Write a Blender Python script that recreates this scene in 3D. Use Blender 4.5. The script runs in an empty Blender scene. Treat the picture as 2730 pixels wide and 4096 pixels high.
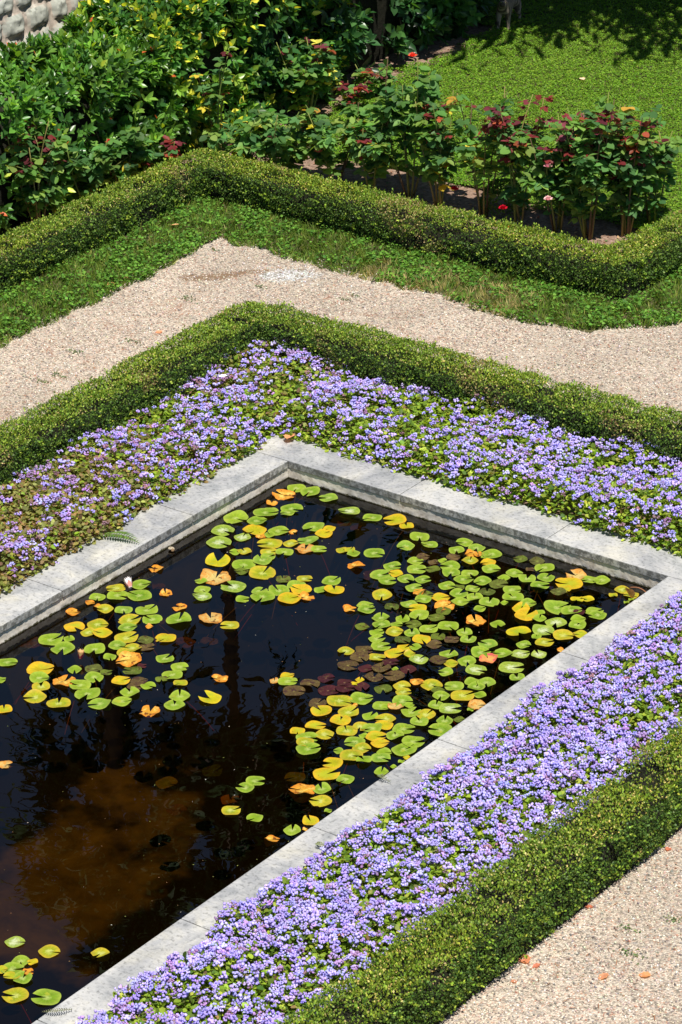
import bpy, bmesh, math, random
import numpy as np
from mathutils import Matrix, Vector

# ---------------------------------------------------------------- camera, sky, sun, exposure
S = bpy.context.scene
R = math.radians
PITCH, ROLL, YAW = 26.02508574, -1.61401901, 37.85433039
cam_data = bpy.data.cameras.new('camera')
cam = bpy.data.objects.new('camera', cam_data)
S.collection.objects.link(cam)
cam_data.sensor_fit = 'VERTICAL'
cam_data.sensor_height = 36.0
cam_data.sensor_width = 24.0
cam_data.lens = 13800.0 / 4096.0 * 36.0
cam_data.clip_start, cam_data.clip_end = 0.5, 500.0
cam.matrix_world = (Matrix.Translation((13.3453, -16.6025, 10.0)) @ Matrix.Rotation(R(YAW), 4, 'Z')
                    @ Matrix.Rotation(R(90 - PITCH), 4, 'X') @ Matrix.Rotation(R(ROLL), 4, 'Z'))
S.camera = cam

SUN_AZ, SUN_EL = 325.0, 66.0          # direction TO the sun: mathematical angle from +X, and elevation
world = bpy.data.worlds.new('World')
S.world = world
world.use_nodes = True
wn = world.node_tree.nodes
sky = wn.new('ShaderNodeTexSky')
sky.sky_type = 'NISHITA'
sky.sun_disc = False
sky.sun_elevation = R(SUN_EL)
sky.sun_rotation = R(90 - SUN_AZ)
sky.air_density, sky.dust_density, sky.ozone_density = 0.8, 0.1, 1.6
world.node_tree.links.new(sky.outputs[0], wn['Background'].inputs[0])
wn['Background'].inputs[1].default_value = 0.07
sun_data = bpy.data.lights.new('sun', 'SUN')
sun_data.energy = 4.9
sun_data.angle = R(0.53)
sun_data.color = (1.0, 0.95, 0.87)
sun = bpy.data.objects.new('sun', sun_data)
S.collection.objects.link(sun)
sd = Vector((math.cos(R(SUN_EL)) * math.cos(R(SUN_AZ)), math.cos(R(SUN_EL)) * math.sin(R(SUN_AZ)), math.sin(R(SUN_EL))))
sun.rotation_euler = sd.to_track_quat('Z', 'Y').to_euler()
S.view_settings.view_transform = 'Standard'
S.view_settings.look = 'None'
S.view_settings.exposure = 0.45
S.view_settings.gamma = 1.0
S.view_settings.use_curve_mapping = False
S.render.engine = 'CYCLES'
S.cycles.max_bounces = 6
S.cycles.diffuse_bounces = 3
S.cycles.glossy_bounces = 3
S.cycles.transmission_bounces = 4
S.cycles.transparent_max_bounces = 8
S.cycles.caustics_reflective = False
S.cycles.caustics_refractive = False
S.cycles.sample_clamp_indirect = 4.0

rng = np.random.default_rng(7)
random.seed(7)

# ---------------------------------------------------------------- helpers
def tag(o, label=None, cat=None, group=None, kind=None):
    if label: o['label'] = label
    if cat: o['category'] = cat
    if group: o['group'] = group
    if kind: o['kind'] = kind
    return o

def empty(name, loc=(0, 0, 0)):
    o = bpy.data.objects.new(name, None)
    o.empty_display_size = 0.1
    S.collection.objects.link(o)
    o.location = loc
    return o

class Soup:
    """collects vertices, tris and quads (with a colour per face) and links them as one mesh object"""
    def __init__(s):
        s.v, s.q, s.t, s.qc, s.tc, s.n = [], [], [], [], [], 0
    def add(s, V, quads=None, tris=None, col=(0.5, 0.5, 0.5)):
        V = np.asarray(V, float).reshape(-1, 3)
        for F, L, C, k in ((quads, s.q, s.qc, 4), (tris, s.t, s.tc, 3)):
            if F is None or len(F) == 0: continue
            F = np.asarray(F, int).reshape(-1, k)
            L.append(F + s.n)
            c = np.asarray(col, float)
            if c.ndim == 1: c = np.tile(c, (len(F), 1))
            C.append(c)
        s.v.append(V)
        s.n += len(V)
    def scatter(s, T, pos, d, n, scale, col):
        """template T=(verts, quads, tris); y axis along d, z axis near n"""
        tv, tq, tt = T
        N = len(pos)
        if N == 0: return
        d = d / (np.linalg.norm(d, axis=1, keepdims=True) + 1e-9)
        n = n - (n * d).sum(1, keepdims=True) * d
        n = n / (np.linalg.norm(n, axis=1, keepdims=True) + 1e-9)
        x = np.cross(d, n)
        sc = np.asarray(scale, float)
        if sc.ndim == 1: sc = np.stack([sc, sc, sc], 1)
        M = np.stack([x * sc[:, :1], d * sc[:, 1:2], n * sc[:, 2:3]], 1)
        V = np.einsum('kj,njc->nkc', tv, M) + pos[:, None, :]
        off = (np.arange(N) * len(tv))[:, None, None]
        s.v.append(V.reshape(-1, 3))
        for F, L, C in ((tq, s.q, s.qc), (tt, s.t, s.tc)):
            if len(F) == 0: continue
            L.append((F[None] + off + s.n).reshape(-1, F.shape[1]))
            C.append(np.repeat(col, len(F), axis=0))
        s.n += N * len(tv)
    def build(s, name, mat, parent=None, smooth=False):
        V = np.concatenate(s.v)
        Q = np.concatenate(s.q) if s.q else np.zeros((0, 4), int)
        T = np.concatenate(s.t) if s.t else np.zeros((0, 3), int)
        C = np.concatenate([np.concatenate(c) for c in (s.qc, s.tc) if c])
        me = bpy.data.meshes.new(name)
        me.vertices.add(len(V))
        me.vertices.foreach_set('co', V.astype(np.float32).ravel())
        idx = np.concatenate([Q.ravel(), T.ravel()]).astype(np.int32)
        me.loops.add(len(idx))
        me.loops.foreach_set('vertex_index', idx)
        me.polygons.add(len(Q) + len(T))
        st = np.concatenate([np.arange(len(Q)) * 4, len(Q) * 4 + np.arange(len(T)) * 3]).astype(np.int32)
        me.polygons.foreach_set('loop_start', st)
        a = me.attributes.new('col', 'FLOAT_COLOR', 'FACE')
        a.data.foreach_set('color', np.concatenate([C, np.ones((len(C), 1))], 1).astype(np.float32).ravel())
        me.update(calc_edges=True)
        me.validate()
        if smooth: me.polygons.foreach_set('use_smooth', np.ones(len(me.polygons), bool))
        me.materials.append(mat)
        o = bpy.data.objects.new(name, me)
        S.collection.objects.link(o)
        if parent: o.parent = parent
        return o

def tube(sp, pts, rad, col, sides=5):
    pts = np.asarray(pts, float)
    rad = np.broadcast_to(np.asarray(rad, float), (len(pts),))
    tn = np.gradient(pts, axis=0)
    tn /= np.linalg.norm(tn, axis=1, keepdims=True) + 1e-9
    ref = np.array([0.31, 0.2, 0.93]) if abs(tn[0, 2]) < 0.9 else np.array([1.0, 0.1, 0])
    a = np.cross(tn, ref); a /= np.linalg.norm(a, axis=1, keepdims=True) + 1e-9
    b = np.cross(tn, a)
    th = np.arange(sides) * 2 * np.pi / sides
    V = pts[:, None] + rad[:, None, None] * (np.cos(th)[None, :, None] * a[:, None] + np.sin(th)[None, :, None] * b[:, None])
    k = len(pts)
    q = [[i * sides + j, i * sides + (j + 1) % sides, (i + 1) * sides + (j + 1) % sides, (i + 1) * sides + j] for i in range(k - 1) for j in range(sides)]
    V = np.concatenate([V.reshape(-1, 3), pts[-1:] + tn[-1:] * rad[-1] * .5, pts[:1]])
    t = [[(k - 1) * sides + j, (k - 1) * sides + (j + 1) % sides, k * sides] for j in range(sides)]
    t += [[(j + 1) % sides, j, k * sides + 1] for j in range(sides)]
    sp.add(V, q, t, col)

def vnoise(x, y, seed=0, f=1.0):
    """smooth value noise in [0,1]"""
    x = np.asarray(x) * f + 100; y = np.asarray(y) * f + 100
    xi = np.floor(x).astype(int); yi = np.floor(y).astype(int)
    u = x - xi; v = y - yi
    u = u * u * (3 - 2 * u); v = v * v * (3 - 2 * v)
    def h(i, j):
        k = (i * 374761393 + j * 668265263 + seed * 1442695041) & 0x7fffffff
        k = ((k ^ (k >> 13)) * 1274126177) & 0x7fffffff
        return ((k ^ (k >> 16)) & 0xffff) / 65535.0
    return (h(xi, yi) * (1 - u) + h(xi + 1, yi) * u) * (1 - v) + (h(xi, yi + 1) * (1 - u) + h(xi + 1, yi + 1) * u) * v

def mixcol(cols, weights, N, jit=0.18):
    cols = np.asarray(cols, float)
    w = np.asarray(weights, float); w = w / w.sum()
    k = rng.choice(len(cols), N, p=w)
    return cols[k] * (1 + jit * rng.standard_normal((N, 1)).clip(-2, 2)) * (1 + .06 * rng.standard_normal((N, 3)).clip(-2, 2))

def unit(N):
    v = rng.standard_normal((N, 3))
    return v / np.linalg.norm(v, axis=1, keepdims=True)

# leaf templates: length 1 along y, lying in the xy plane
T_RHOMB = (np.array([[0, 0, 0], [.32, .5, .06], [0, 1, -.04], [-.32, .5, .06]]), np.array([[0, 1, 2, 3]]), np.zeros((0, 3), int))
T_OVATE = (np.array([[0, 0, 0], [0, .5, -.05], [0, 1, -.12], [.27, .26, .05], [.26, .62, .02], [-.27, .26, .05], [-.26, .62, .02]]),
           np.array([[0, 3, 4, 1], [0, 1, 6, 5]]), np.array([[1, 4, 2], [1, 2, 6]]))
T_ROUND = (np.array([[0, 0, 0], [0, .5, -.04], [0, 1, -.1], [.36, .12, .03], [.46, .5, .05], [.26, .86, 0], [-.36, .12, .03], [-.46, .5, .05], [-.26, .86, 0]]),
           np.array([[0, 3, 4, 1], [1, 4, 5, 2], [0, 1, 7, 6], [1, 2, 8, 7]]), np.zeros((0, 3), int))
T_BLADE = (np.array([[-.05, 0, 0], [.05, 0, 0], [.04, .55, .06], [-.04, .55, .06], [0, 1, -.1]]), np.array([[0, 1, 2, 3]]), np.array([[3, 2, 4]]))
T_OCTA = (np.array([[1, 0, 0], [-1, 0, 0], [0, 1, 0], [0, -1, 0], [0, 0, 1], [0, 0, -1]]) * .5, np.zeros((0, 4), int),
          np.array([[0, 2, 4], [2, 1, 4], [1, 3, 4], [3, 0, 4], [2, 0, 5], [1, 2, 5], [3, 1, 5], [0, 3, 5]]))

# ---------------------------------------------------------------- materials
def new_mat(name):
    m = bpy.data.materials.new(name)
    m.use_nodes = True
    return m, m.node_tree.nodes, m.node_tree.links, m.node_tree.nodes['Principled BSDF']

def leaf_mat(name, rough=.45, spec=.5, trans=.3, tint=(1.15, 1.25, .5), gain=1.0):
    m, N, L, P = new_mat(name)
    a0 = N.new('ShaderNodeAttribute'); a0.attribute_name = 'col'
    a = N.new('ShaderNodeMix'); a.data_type = 'RGBA'; a.blend_type = 'MULTIPLY'; a.inputs['Factor'].default_value = 1
    L.new(a0.outputs['Color'], a.inputs['A']); a.inputs['B'].default_value = (gain, gain, gain, 1)
    L.new(a.outputs['Result'], P.inputs['Base Color'])
    P.inputs['Roughness'].default_value = rough
    P.inputs['Specular IOR Level'].default_value = spec
    if trans > 0:
        mu = N.new('ShaderNodeMix'); mu.data_type = 'RGBA'; mu.blend_type = 'MULTIPLY'; mu.inputs['Factor'].default_value = 1
        L.new(a.outputs['Result'], mu.inputs['A']); mu.inputs['B'].default_value = (*tint, 1)
        t = N.new('ShaderNodeBsdfTranslucent'); L.new(mu.outputs['Result'], t.inputs['Color'])
        mx = N.new('ShaderNodeMixShader'); mx.inputs[0].default_value = trans
        L.new(P.outputs[0], mx.inputs[1]); L.new(t.outputs[0], mx.inputs[2])
        L.new(mx.outputs[0], N['Material Output'].inputs[0])
    return m

def ramp(N, stops, interp='LINEAR'):
    r = N.new('ShaderNodeValToRGB')
    r.color_ramp.interpolation = interp
    e = r.color_ramp.elements
    while len(e) < len(stops): e.new(0.5)
    for k, (p, c) in enumerate(stops):
        e[k].position = p; e[k].color = (*c, 1)
    return r

def noise(N, L, co, scale, detail=4, rough=.6, dist=0):
    n = N.new('ShaderNodeTexNoise')
    n.inputs['Scale'].default_value = scale; n.inputs['Detail'].default_value = detail
    n.inputs['Roughness'].default_value = rough; n.inputs['Distortion'].default_value = dist
    L.new(co, n.inputs['Vector'])
    return n

def mix(N, L, fac, a, b, blend='MIX'):
    x = N.new('ShaderNodeMix'); x.data_type = 'RGBA'; x.blend_type = blend
    for v, s in ((fac, 'Factor'), (a, 'A'), (b, 'B')):
        if isinstance(v, (int, float)): x.inputs[s].default_value = v
        elif isinstance(v, tuple): x.inputs[s].default_value = (*v, 1)
        else: L.new(v, x.inputs[s])
    return x.outputs['Result']

def math_node(N, L, op, a, b=None, clamp=False):
    x = N.new('ShaderNodeMath'); x.operation = op; x.use_clamp = clamp
    for v, i in ((a, 0), (b, 1)):
        if v is None: continue
        if isinstance(v, (int, float)): x.inputs[i].default_value = v
        else: L.new(v, x.inputs[i])
    return x.outputs[0]

def bump(N, L, P, h, strength, dist):
    b = N.new('ShaderNodeBump'); b.inputs['Strength'].default_value = strength; b.inputs['Distance'].default_value = dist
    L.new(h, b.inputs['Height']); L.new(b.outputs[0], P.inputs['Normal'])

def blob(N, L, co, x, y, rx, ry, rot, edge_noise):
    """soft irregular patch mask around (x, y)"""
    mp = N.new('ShaderNodeMapping'); mp.vector_type = 'TEXTURE'
    mp.inputs['Location'].default_value = (x, y, 0); mp.inputs['Rotation'].default_value = (0, 0, rot); mp.inputs['Scale'].default_value = (rx, ry, 1)
    L.new(co, mp.inputs[0])
    ln = N.new('ShaderNodeVectorMath'); ln.operation = 'LENGTH'
    fl = N.new('ShaderNodeVectorMath'); fl.operation = 'MULTIPLY'; fl.inputs[1].default_value = (1, 1, 0)
    L.new(mp.outputs[0], fl.inputs[0]); L.new(fl.outputs[0], ln.inputs[0])
    v = math_node(N, L, 'ADD', ln.outputs['Value'], math_node(N, L, 'MULTIPLY', math_node(N, L, 'SUBTRACT', edge_noise, .5), 2.6))
    r = N.new('ShaderNodeMapRange'); r.inputs['From Min'].default_value = .75; r.inputs['From Max'].default_value = 1.1
    r.inputs['To Min'].default_value = 1; r.inputs['To Max'].default_value = 0
    L.new(v, r.inputs['Value'])
    return r.outputs[0]

def gravel_mat():
    m, N, L, P = new_mat('pea_gravel')
    co = N.new('ShaderNodeNewGeometry').outputs['Position']
    v = N.new('ShaderNodeTexVoronoi'); v.inputs['Scale'].default_value = 88; v.inputs['Randomness'].default_value = 1
    L.new(co, v.inputs['Vector'])
    sx = N.new('ShaderNodeSeparateColor'); L.new(v.outputs['Color'], sx.inputs[0])
    r = ramp(N, [(0, (.05, .042, .038)), (.12, (.17, .14, .115)), (.3, (.33, .27, .21)), (.5, (.48, .40, .315)), (.68, (.58, .50, .40)), (.80, (.27, .255, .245)), (.91, (.40, .20, .125)), (1, (.74, .68, .58))])
    L.new(sx.outputs[0], r.inputs[0])
    far = noise(N, L, co, 1.1, 3)
    col = mix(N, L, math_node(N, L, 'MULTIPLY', far.outputs[0], .42), r.outputs[0], (.53, .46, .365))
    en = noise(N, L, co, 9, 5, .7).outputs[0]
    # reddish needle litter in drifts
    ln = noise(N, L, co, 2.6, 6, .75, .6)
    lm = ramp(N, [(.53, (0, 0, 0)), (.62, (1, 1, 1))]); L.new(ln.outputs[0], lm.inputs[0])
    fine = noise(N, L, co, 60, 2)
    fm = ramp(N, [(.46, (0, 0, 0)), (.56, (1, 1, 1))]); L.new(fine.outputs[0], fm.inputs[0])
    area = math_node(N, L, 'ADD', math_node(N, L, 'ADD', blob(N, L, co, -2.3, .6, .75, 1.6, 0, en), blob(N, L, co, -1.0, 2.1, 1.2, .5, 0, en)), .12, True)
    lit = math_node(N, L, 'MULTIPLY', math_node(N, L, 'MULTIPLY', lm.outputs[0], fm.outputs[0]), area)
    col = mix(N, L, math_node(N, L, 'MULTIPLY', lit, .8), col, (.25, .115, .065))
    wear = noise(N, L, co, .8, 3, .5, .5)
    wm = ramp(N, [(.35, (.94, .94, .93)), (.65, (1.16, 1.16, 1.16))]); L.new(wear.outputs[0], wm.inputs[0])
    col = mix(N, L, 1.0, col, wm.outputs[0], 'MULTIPLY')
    # bare brown earth and a spill of white stones in the path corner
    for b in ((-2.58, 2.36, .27, .085, .72), (-2.40, 2.60, .17, .05, .7)):
        col = mix(N, L, math_node(N, L, 'MULTIPLY', blob(N, L, co, *b, en), math_node(N, L, 'GREATER_THAN', sx.outputs[2], .22)), col, (.22, .145, .09))
    wr = ramp(N, [(0, (.30, .29, .27)), (.5, (.50, .49, .46)), (1, (.72, .72, .70))]); L.new(sx.outputs[1], wr.inputs[0])
    col = mix(N, L, math_node(N, L, 'MULTIPLY', blob(N, L, co, -2.12, 2.70, .27, .11, .75, en), math_node(N, L, 'GREATER_THAN', sx.outputs[0], .3)), col, wr.outputs[0])
    L.new(col, P.inputs['Base Color'])
    P.inputs['Roughness'].default_value = .9
    P.inputs['Specular IOR Level'].default_value = .2
    h = math_node(N, L, 'SUBTRACT', 1.0, v.outputs['Distance'])
    bump(N, L, P, h, .9, .010)
    return m

def stone_mat(name, base=(.50, .50, .50), dark=(.30, .31, .32), warm=(.58, .56, .51), edge=False):
    m, N, L, P = new_mat(name)
    co = N.new('ShaderNodeNewGeometry').outputs['Position']
    n1 = noise(N, L, co, 3.2, 6, .65, .4)
    r1 = ramp(N, [(.34, dark), (.50, base), (.66, warm)]); L.new(n1.outputs[0], r1.inputs[0])
    mp = N.new('ShaderNodeMapping'); mp.inputs['Rotation'].default_value = (0, 0, .5); mp.inputs['Scale'].default_value = (18, 60, 30); L.new(co, mp.inputs[0])
    n2 = noise(N, L, mp.outputs[0], 1.0, 5, .7)
    r2 = ramp(N, [(.28, (.55, .55, .57)), (.5, (1, 1, 1))]); L.new(n2.outputs[0], r2.inputs[0])
    col = mix(N, L, .65, r1.outputs[0], r2.outputs[0], 'MULTIPLY')
    n3 = noise(N, L, co, 40, 3, .6)
    r3 = ramp(N, [(.36, (.35, .35, .34)), (.46, (1, 1, 1))]); L.new(n3.outputs[0], r3.inputs[0])
    col = mix(N, L, .5, col, r3.outputs[0], 'MULTIPLY')
    n5 = noise(N, L, co, 1.4, 5, .7, .8)
    r5 = ramp(N, [(.40, (.66, .67, .69)), (.58, (1.06, 1.05, 1.02))]); L.new(n5.outputs[0], r5.inputs[0])
    col = mix(N, L, .9, col, r5.outputs[0], 'MULTIPLY')
    # dark lichen and drip stains on upright faces
    g = N.new('ShaderNodeNewGeometry'); s = N.new('ShaderNodeSeparateXYZ'); L.new(g.outputs['Normal'], s.inputs[0])
    up = ramp(N, [(.2, (1, 1, 1)), (.6, (0, 0, 0))]); L.new(math_node(N, L, 'ABSOLUTE', s.outputs[2]), up.inputs[0])
    n4 = noise(N, L, co, 22, 5, .75)
    r4 = ramp(N, [(.44, (0, 0, 0)), (.56, (1, 1, 1))]); L.new(n4.outputs[0], r4.inputs[0])
    col = mix(N, L, math_node(N, L, 'MULTIPLY', math_node(N, L, 'MULTIPLY', up.outputs[0], r4.outputs[0]), .75), col, (.07, .068, .06))
    L.new(col, P.inputs['Base Color'])
    P.inputs['Roughness'].default_value = .7
    P.inputs['Specular IOR Level'].default_value = .3
    bump(N, L, P, n2.outputs[0], .25, .004)
    return m

def simple_noise_mat(name, stops, scale, rough=.85, bs=.4, bd=.01, detail=6, spec=.25):
    m, N, L, P = new_mat(name)
    co = N.new('ShaderNodeNewGeometry').outputs['Position']
    n = noise(N, L, co, scale, detail, .65, .3)
    r = ramp(N, stops); L.new(n.outputs[0], r.inputs[0])
    L.new(r.outputs[0], P.inputs['Base Color'])
    P.inputs['Roughness'].default_value = rough
    P.inputs['Specular IOR Level'].default_value = spec
    bump(N, L, P, n.outputs[0], bs, bd)
    return m

def water_mat():
    m, N, L, P = new_mat('pond_water')
    N.remove(P)
    co = N.new('ShaderNodeNewGeometry').outputs['Position']
    n = noise(N, L, co, 5, 2, .4)
    b = N.new('ShaderNodeBump'); b.inputs['Strength'].default_value = .05; b.inputs['Distance'].default_value = .01
    L.new(n.outputs[0], b.inputs['Height'])
    t = N.new('ShaderNodeBsdfTransparent'); t.inputs[0].default_value = (.27, .195, .072, 1)
    g = N.new('ShaderNodeBsdfGlossy'); g.inputs['Roughness'].default_value = 0.0; g.inputs[0].default_value = (1, 1, 1, 1)
    L.new(b.outputs[0], g.inputs['Normal'])
    f = N.new('ShaderNodeFresnel'); f.inputs[0].default_value = 1.48
    L.new(b.outputs[0], f.inputs['Normal'])
    mx = N.new('ShaderNodeMixShader')
    L.new(f.outputs[0], mx.inputs[0]); L.new(t.outputs[0], mx.inputs[1]); L.new(g.outputs[0], mx.inputs[2])
    L.new(mx.outputs[0], N['Material Output'].inputs[0])
    return m

M_GRAVEL = gravel_mat()
M_COPING = stone_mat('grey_marble', (.43, .43, .425), (.30, .31, .315), (.49, .475, .42))
def wall_mat():
    m, N, L, P = new_mat('lime_render')
    g = N.new('ShaderNodeNewGeometry'); co = g.outputs['Position']
    n = noise(N, L, co, 14, 6, .65, .3)
    r = ramp(N, [(.3, (.36, .31, .25)), (.45, (.62, .56, .47)), (.6, (.74, .69, .60))]); L.new(n.outputs[0], r.inputs[0])
    n2 = noise(N, L, co, 34, 5, .75)
    sp_ = N.new('ShaderNodeSeparateXYZ'); L.new(co, sp_.inputs[0])
    z = math_node(N, L, 'ADD', sp_.outputs[2], math_node(N, L, 'MULTIPLY', math_node(N, L, 'SUBTRACT', n2.outputs[0], .5), .05))
    # ragged tide line: slime below, bare render above
    t = N.new('ShaderNodeMapRange'); t.inputs['From Min'].default_value = -.129; t.inputs['From Max'].default_value = -.123
    L.new(z, t.inputs['Value'])
    col = mix(N, L, t.outputs[0], (.075, .07, .032), r.outputs[0])
    L.new(col, P.inputs['Base Color']); P.inputs['Roughness'].default_value = .85; P.inputs['Specular IOR Level'].default_value = .25
    bump(N, L, P, n.outputs[0], .5, .01)
    return m
M_WALL = wall_mat()
def mud_mat():
    m, N, L, P = new_mat('pond_mud')
    co = N.new('ShaderNodeNewGeometry').outputs['Position']
    n = noise(N, L, co, 3.5, 6, .65, .5)
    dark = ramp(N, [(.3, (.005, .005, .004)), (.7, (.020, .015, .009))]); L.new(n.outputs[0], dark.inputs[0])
    lit_floor = ramp(N, [(.3, (.09, .065, .02)), (.5, (.23, .165, .05)), (.7, (.36, .26, .085))]); L.new(n.outputs[0], lit_floor.inputs[0])
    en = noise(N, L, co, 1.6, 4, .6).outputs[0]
    f = blob(N, L, co, 1.50, -3.95, .50, 1.15, .30, en)  # brown patch: sunlit floor showing inside the trees' reflection, painted into the mud
    L.new(mix(N, L, f, dark.outputs[0], lit_floor.outputs[0]), P.inputs['Base Color'])
    P.inputs['Roughness'].default_value = .95
    bump(N, L, P, n.outputs[0], .3, .02)
    return m
M_MUD = mud_mat()
M_SLIME = simple_noise_mat('green_slime', [(.3, (.030, .030, .018)), (.7, (.075, .072, .04))], 6, .8, .4, .01)
M_SOIL = simple_noise_mat('garden_soil', [(.3, (.12, .078, .055)), (.5, (.25, .165, .12)), (.7, (.40, .28, .21))], 30, .95, .8, .02)
M_TURF = simple_noise_mat('turf_base', [(.3, (.05, .055, .02)), (.7, (.12, .105, .045))], 24, .95, .6, .02)
M_TWIG_SHADE = simple_noise_mat('twig_core_shade', [(.3, (.006, .007, .003)), (.7, (.016, .015, .008))], 30, .95, .6, .02)  # near-black: shade of the leaf gaps put into the core's colour
M_WATER = water_mat()
M_BOX = leaf_mat('box_leaves', .5, .3, .3, (1.3, 1.2, .45), 2.1)
M_LAUREL = leaf_mat('laurel_leaves', .33, .5, .38, (1.35, 1.35, .4), 2.5)
M_ROSE = leaf_mat('rose_leaves', .5, .3, .45, (1.35, 1.3, .5), 2.1)
M_HERB = leaf_mat('herb_leaves', .55, .3, .45, (1.25, 1.2, .45), 1.9)
M_PETAL = leaf_mat('petals', .9, .05, .2, (1, 1, 1), 1.15)
M_GRASS = leaf_mat('grass_blades', .55, .25, .4, (1.2, 1.25, .5), 1.7)
M_BARK = leaf_mat('stems', .7, .3, 0)
M_NEEDLE = leaf_mat('needles', .6, .3, .1)
M_FUR = leaf_mat('fur', .9, .1, 0)

# ---------------------------------------------------------------- ground, paths, pool
WZ = -0.135                       # water level; coping top is z = 0
GZ = -0.03                       # ground
PW, PL = 3.05, 8.2               # inner pool size: x 0..PW, y -PL..0
CW = 0.34                        # coping width

def sheet(name, polys, z, mat, label=None):
    bm = bmesh.new()
    for p in polys:
        bm.faces.new([bm.verts.new((x, y, z)) for x, y in p])
    bmesh.ops.remove_doubles(bm, verts=bm.verts, dist=1e-4)
    me = bpy.data.meshes.new(name); bm.to_mesh(me); bm.free(); me.materials.append(mat)
    o = bpy.data.objects.new(name, me); S.collection.objects.link(o)
    return tag(o, label, kind='structure')

def rect(x0, y0, x1, y1): return [(x0, y0), (x1, y0), (x1, y1), (x0, y1)]
B = 120
ho = (-.2, -PL - .2, PW + .2, .2)
sheet('ground', [rect(-B, -B, ho[0], B), rect(ho[2], -B, B, B), rect(ho[0], -B, ho[2], ho[1]), rect(ho[0], ho[3], ho[2], B)], GZ - .012, M_SOIL, 'bare brown garden soil under the planting')
# gravel: the path ring round the pool hedge plus the cross path
sheet('gravel_path', [rect(-3.35, -9, -1.35, 3.35), rect(-1.35, 1.35, 9, 3.35), rect(.75, 3.35, 9, 12), rect(4.6, -14, 14, 1.35)], GZ, M_GRAVEL, 'pale pea gravel path around the hedged pool')
sheet('lawn_ground', [rect(-4.1, 5.05, .2, 16), rect(-12, 8.6, -4.1, 16)], GZ + .004, M_TURF, 'clover lawn beyond the roses')
sheet('verge_ground', [rect(-3.72, -3, -3.06, 3.62), rect(-3.06, 3.04, .45, 3.62), rect(.3, 3.62, .86, 9)], GZ + .004, M_TURF, 'grass verge between gravel and outer hedge')

pool = tag(empty('stone_pool', (0, 0, 0)), 'rectangular stone rimmed lily pool filled with dark water', 'pool')
def slab(x0, y0, x1, y1, th=.055):
    bm = bmesh.new()
    bmesh.ops.create_cube(bm, size=1)
    g = .0022
    for v in bm.verts:
        v.co.x = (x0 + g) if v.co.x < 0 else (x1 - g)
        v.co.y = (y0 + g) if v.co.y < 0 else (y1 - g)
        v.co.z = -th if v.co.z < 0 else random.uniform(-.001, .001)
    bmesh.ops.bevel(bm, geom=bm.edges[:], offset=.006, segments=2, affect='EDGES', profile=.6)
    me = bpy.data.meshes.new('coping_slab'); bm.to_mesh(me); bm.free(); me.materials.append(M_COPING)
    o = bpy.data.objects.new('coping_slab', me); S.collection.objects.link(o); o.parent = pool
# left run, back run (mitred into the corner square), near run
ys = [0.0, -1.02, -2.33, -3.6, -4.9, -6.2, -8.2]
for a, b in zip(ys[:-1], ys[1:]): slab(-CW, b, 0, a)
xs = [-CW, .94, 2.12, PW + CW]
for a, b in zip(xs[:-1], xs[1:]): slab(a, 0, b, CW)
ys = [0.0, -1.22, -2.51, -3.70, -4.85, -6.0, -7.2, -8.2]
for a, b in zip(ys[:-1], ys[1:]): slab(PW, b, PW + CW, a)

# basin: rendered wall set back a little under the coping, submerged step, floor
def basin():
    def run(p0, p1, nrm, n, rec):
        V = []
        zs = (-.056, -.075, -.095, -.112, -.124, -.133, -.145, -.19, -.30)
        for i in range(n + 1):
            f = i / n
            bx, by = p0[0] + (p1[0] - p0[0]) * f, p0[1] + (p1[1] - p0[1]) * f
            for z in zs:
                oo = -rec + random.gauss(0, .0012) + (.004 * (vnoise(bx * 3 + by * 3, z * 9, 3, 2) - .5))
                V.append((bx + nrm[0] * oo, by + nrm[1] * oo, z + (random.gauss(0, .0025) if -.15 < z < -.11 else 0)))
        K = len(zs)
        q = [[i * K + k, (i + 1) * K + k, (i + 1) * K + k + 1, i * K + k + 1] for i in range(n) for k in range(K - 1)]
        return V, q
    wall = Soup()
    for p0, p1, nr, n, rec in (((0, -PL), (0, .006), (1, 0), 520, .014), ((-.014, 0), (PW + .017, 0), (0, -1), 200, .010), ((PW, .006), (PW, -PL), (-1, 0), 200, .017)):
        V, q = run(p0, p1, nr, n, rec)
        wall.add(V, q)
    o = wall.build('basin_wall', M_WALL, pool)
    low = Soup()
    d = .06
    x0, x1, y1 = d, PW - d, -d
    zt, zb = -.30, -.75
    low.add([(-.03, -PL, zt), (x0, -PL, zt), (x0, y1, zt), (-.03, .02, zt), (PW + .03, .02, zt), (x1, y1, zt), (PW + .03, -PL, zt), (x1, -PL, zt),
             (x0, -PL, zb), (x0, y1, zb), (x1, y1, zb), (x1, -PL, zb)],
            [[0, 1, 2, 3], [3, 2, 5, 4], [4, 5, 7, 6], [1, 8, 9, 2], [2, 9, 10, 5], [5, 10, 11, 7]])
    low.build('basin_step', M_SLIME, pool)
    fl = Soup()
    n = 40
    gx, gy = np.meshgrid(np.linspace(x0, x1, n), np.linspace(-PL, y1, n * 2))
    gz = zb + .05 * vnoise(gx, gy, 3, 2.5)
    V = np.stack([gx, gy, gz], -1).reshape(-1, 3)
    q = [[j * n + i, j * n + i + 1, (j + 1) * n + i + 1, (j + 1) * n + i] for j in range(2 * n - 1) for i in range(n - 1)]
    fl.add(V, q)
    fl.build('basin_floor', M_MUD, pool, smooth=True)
basin()
sheet('water', [rect(-.03, -PL, PW + .03, .015)], WZ, M_WATER, 'dark still pool water reflecting trees and sky')

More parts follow.
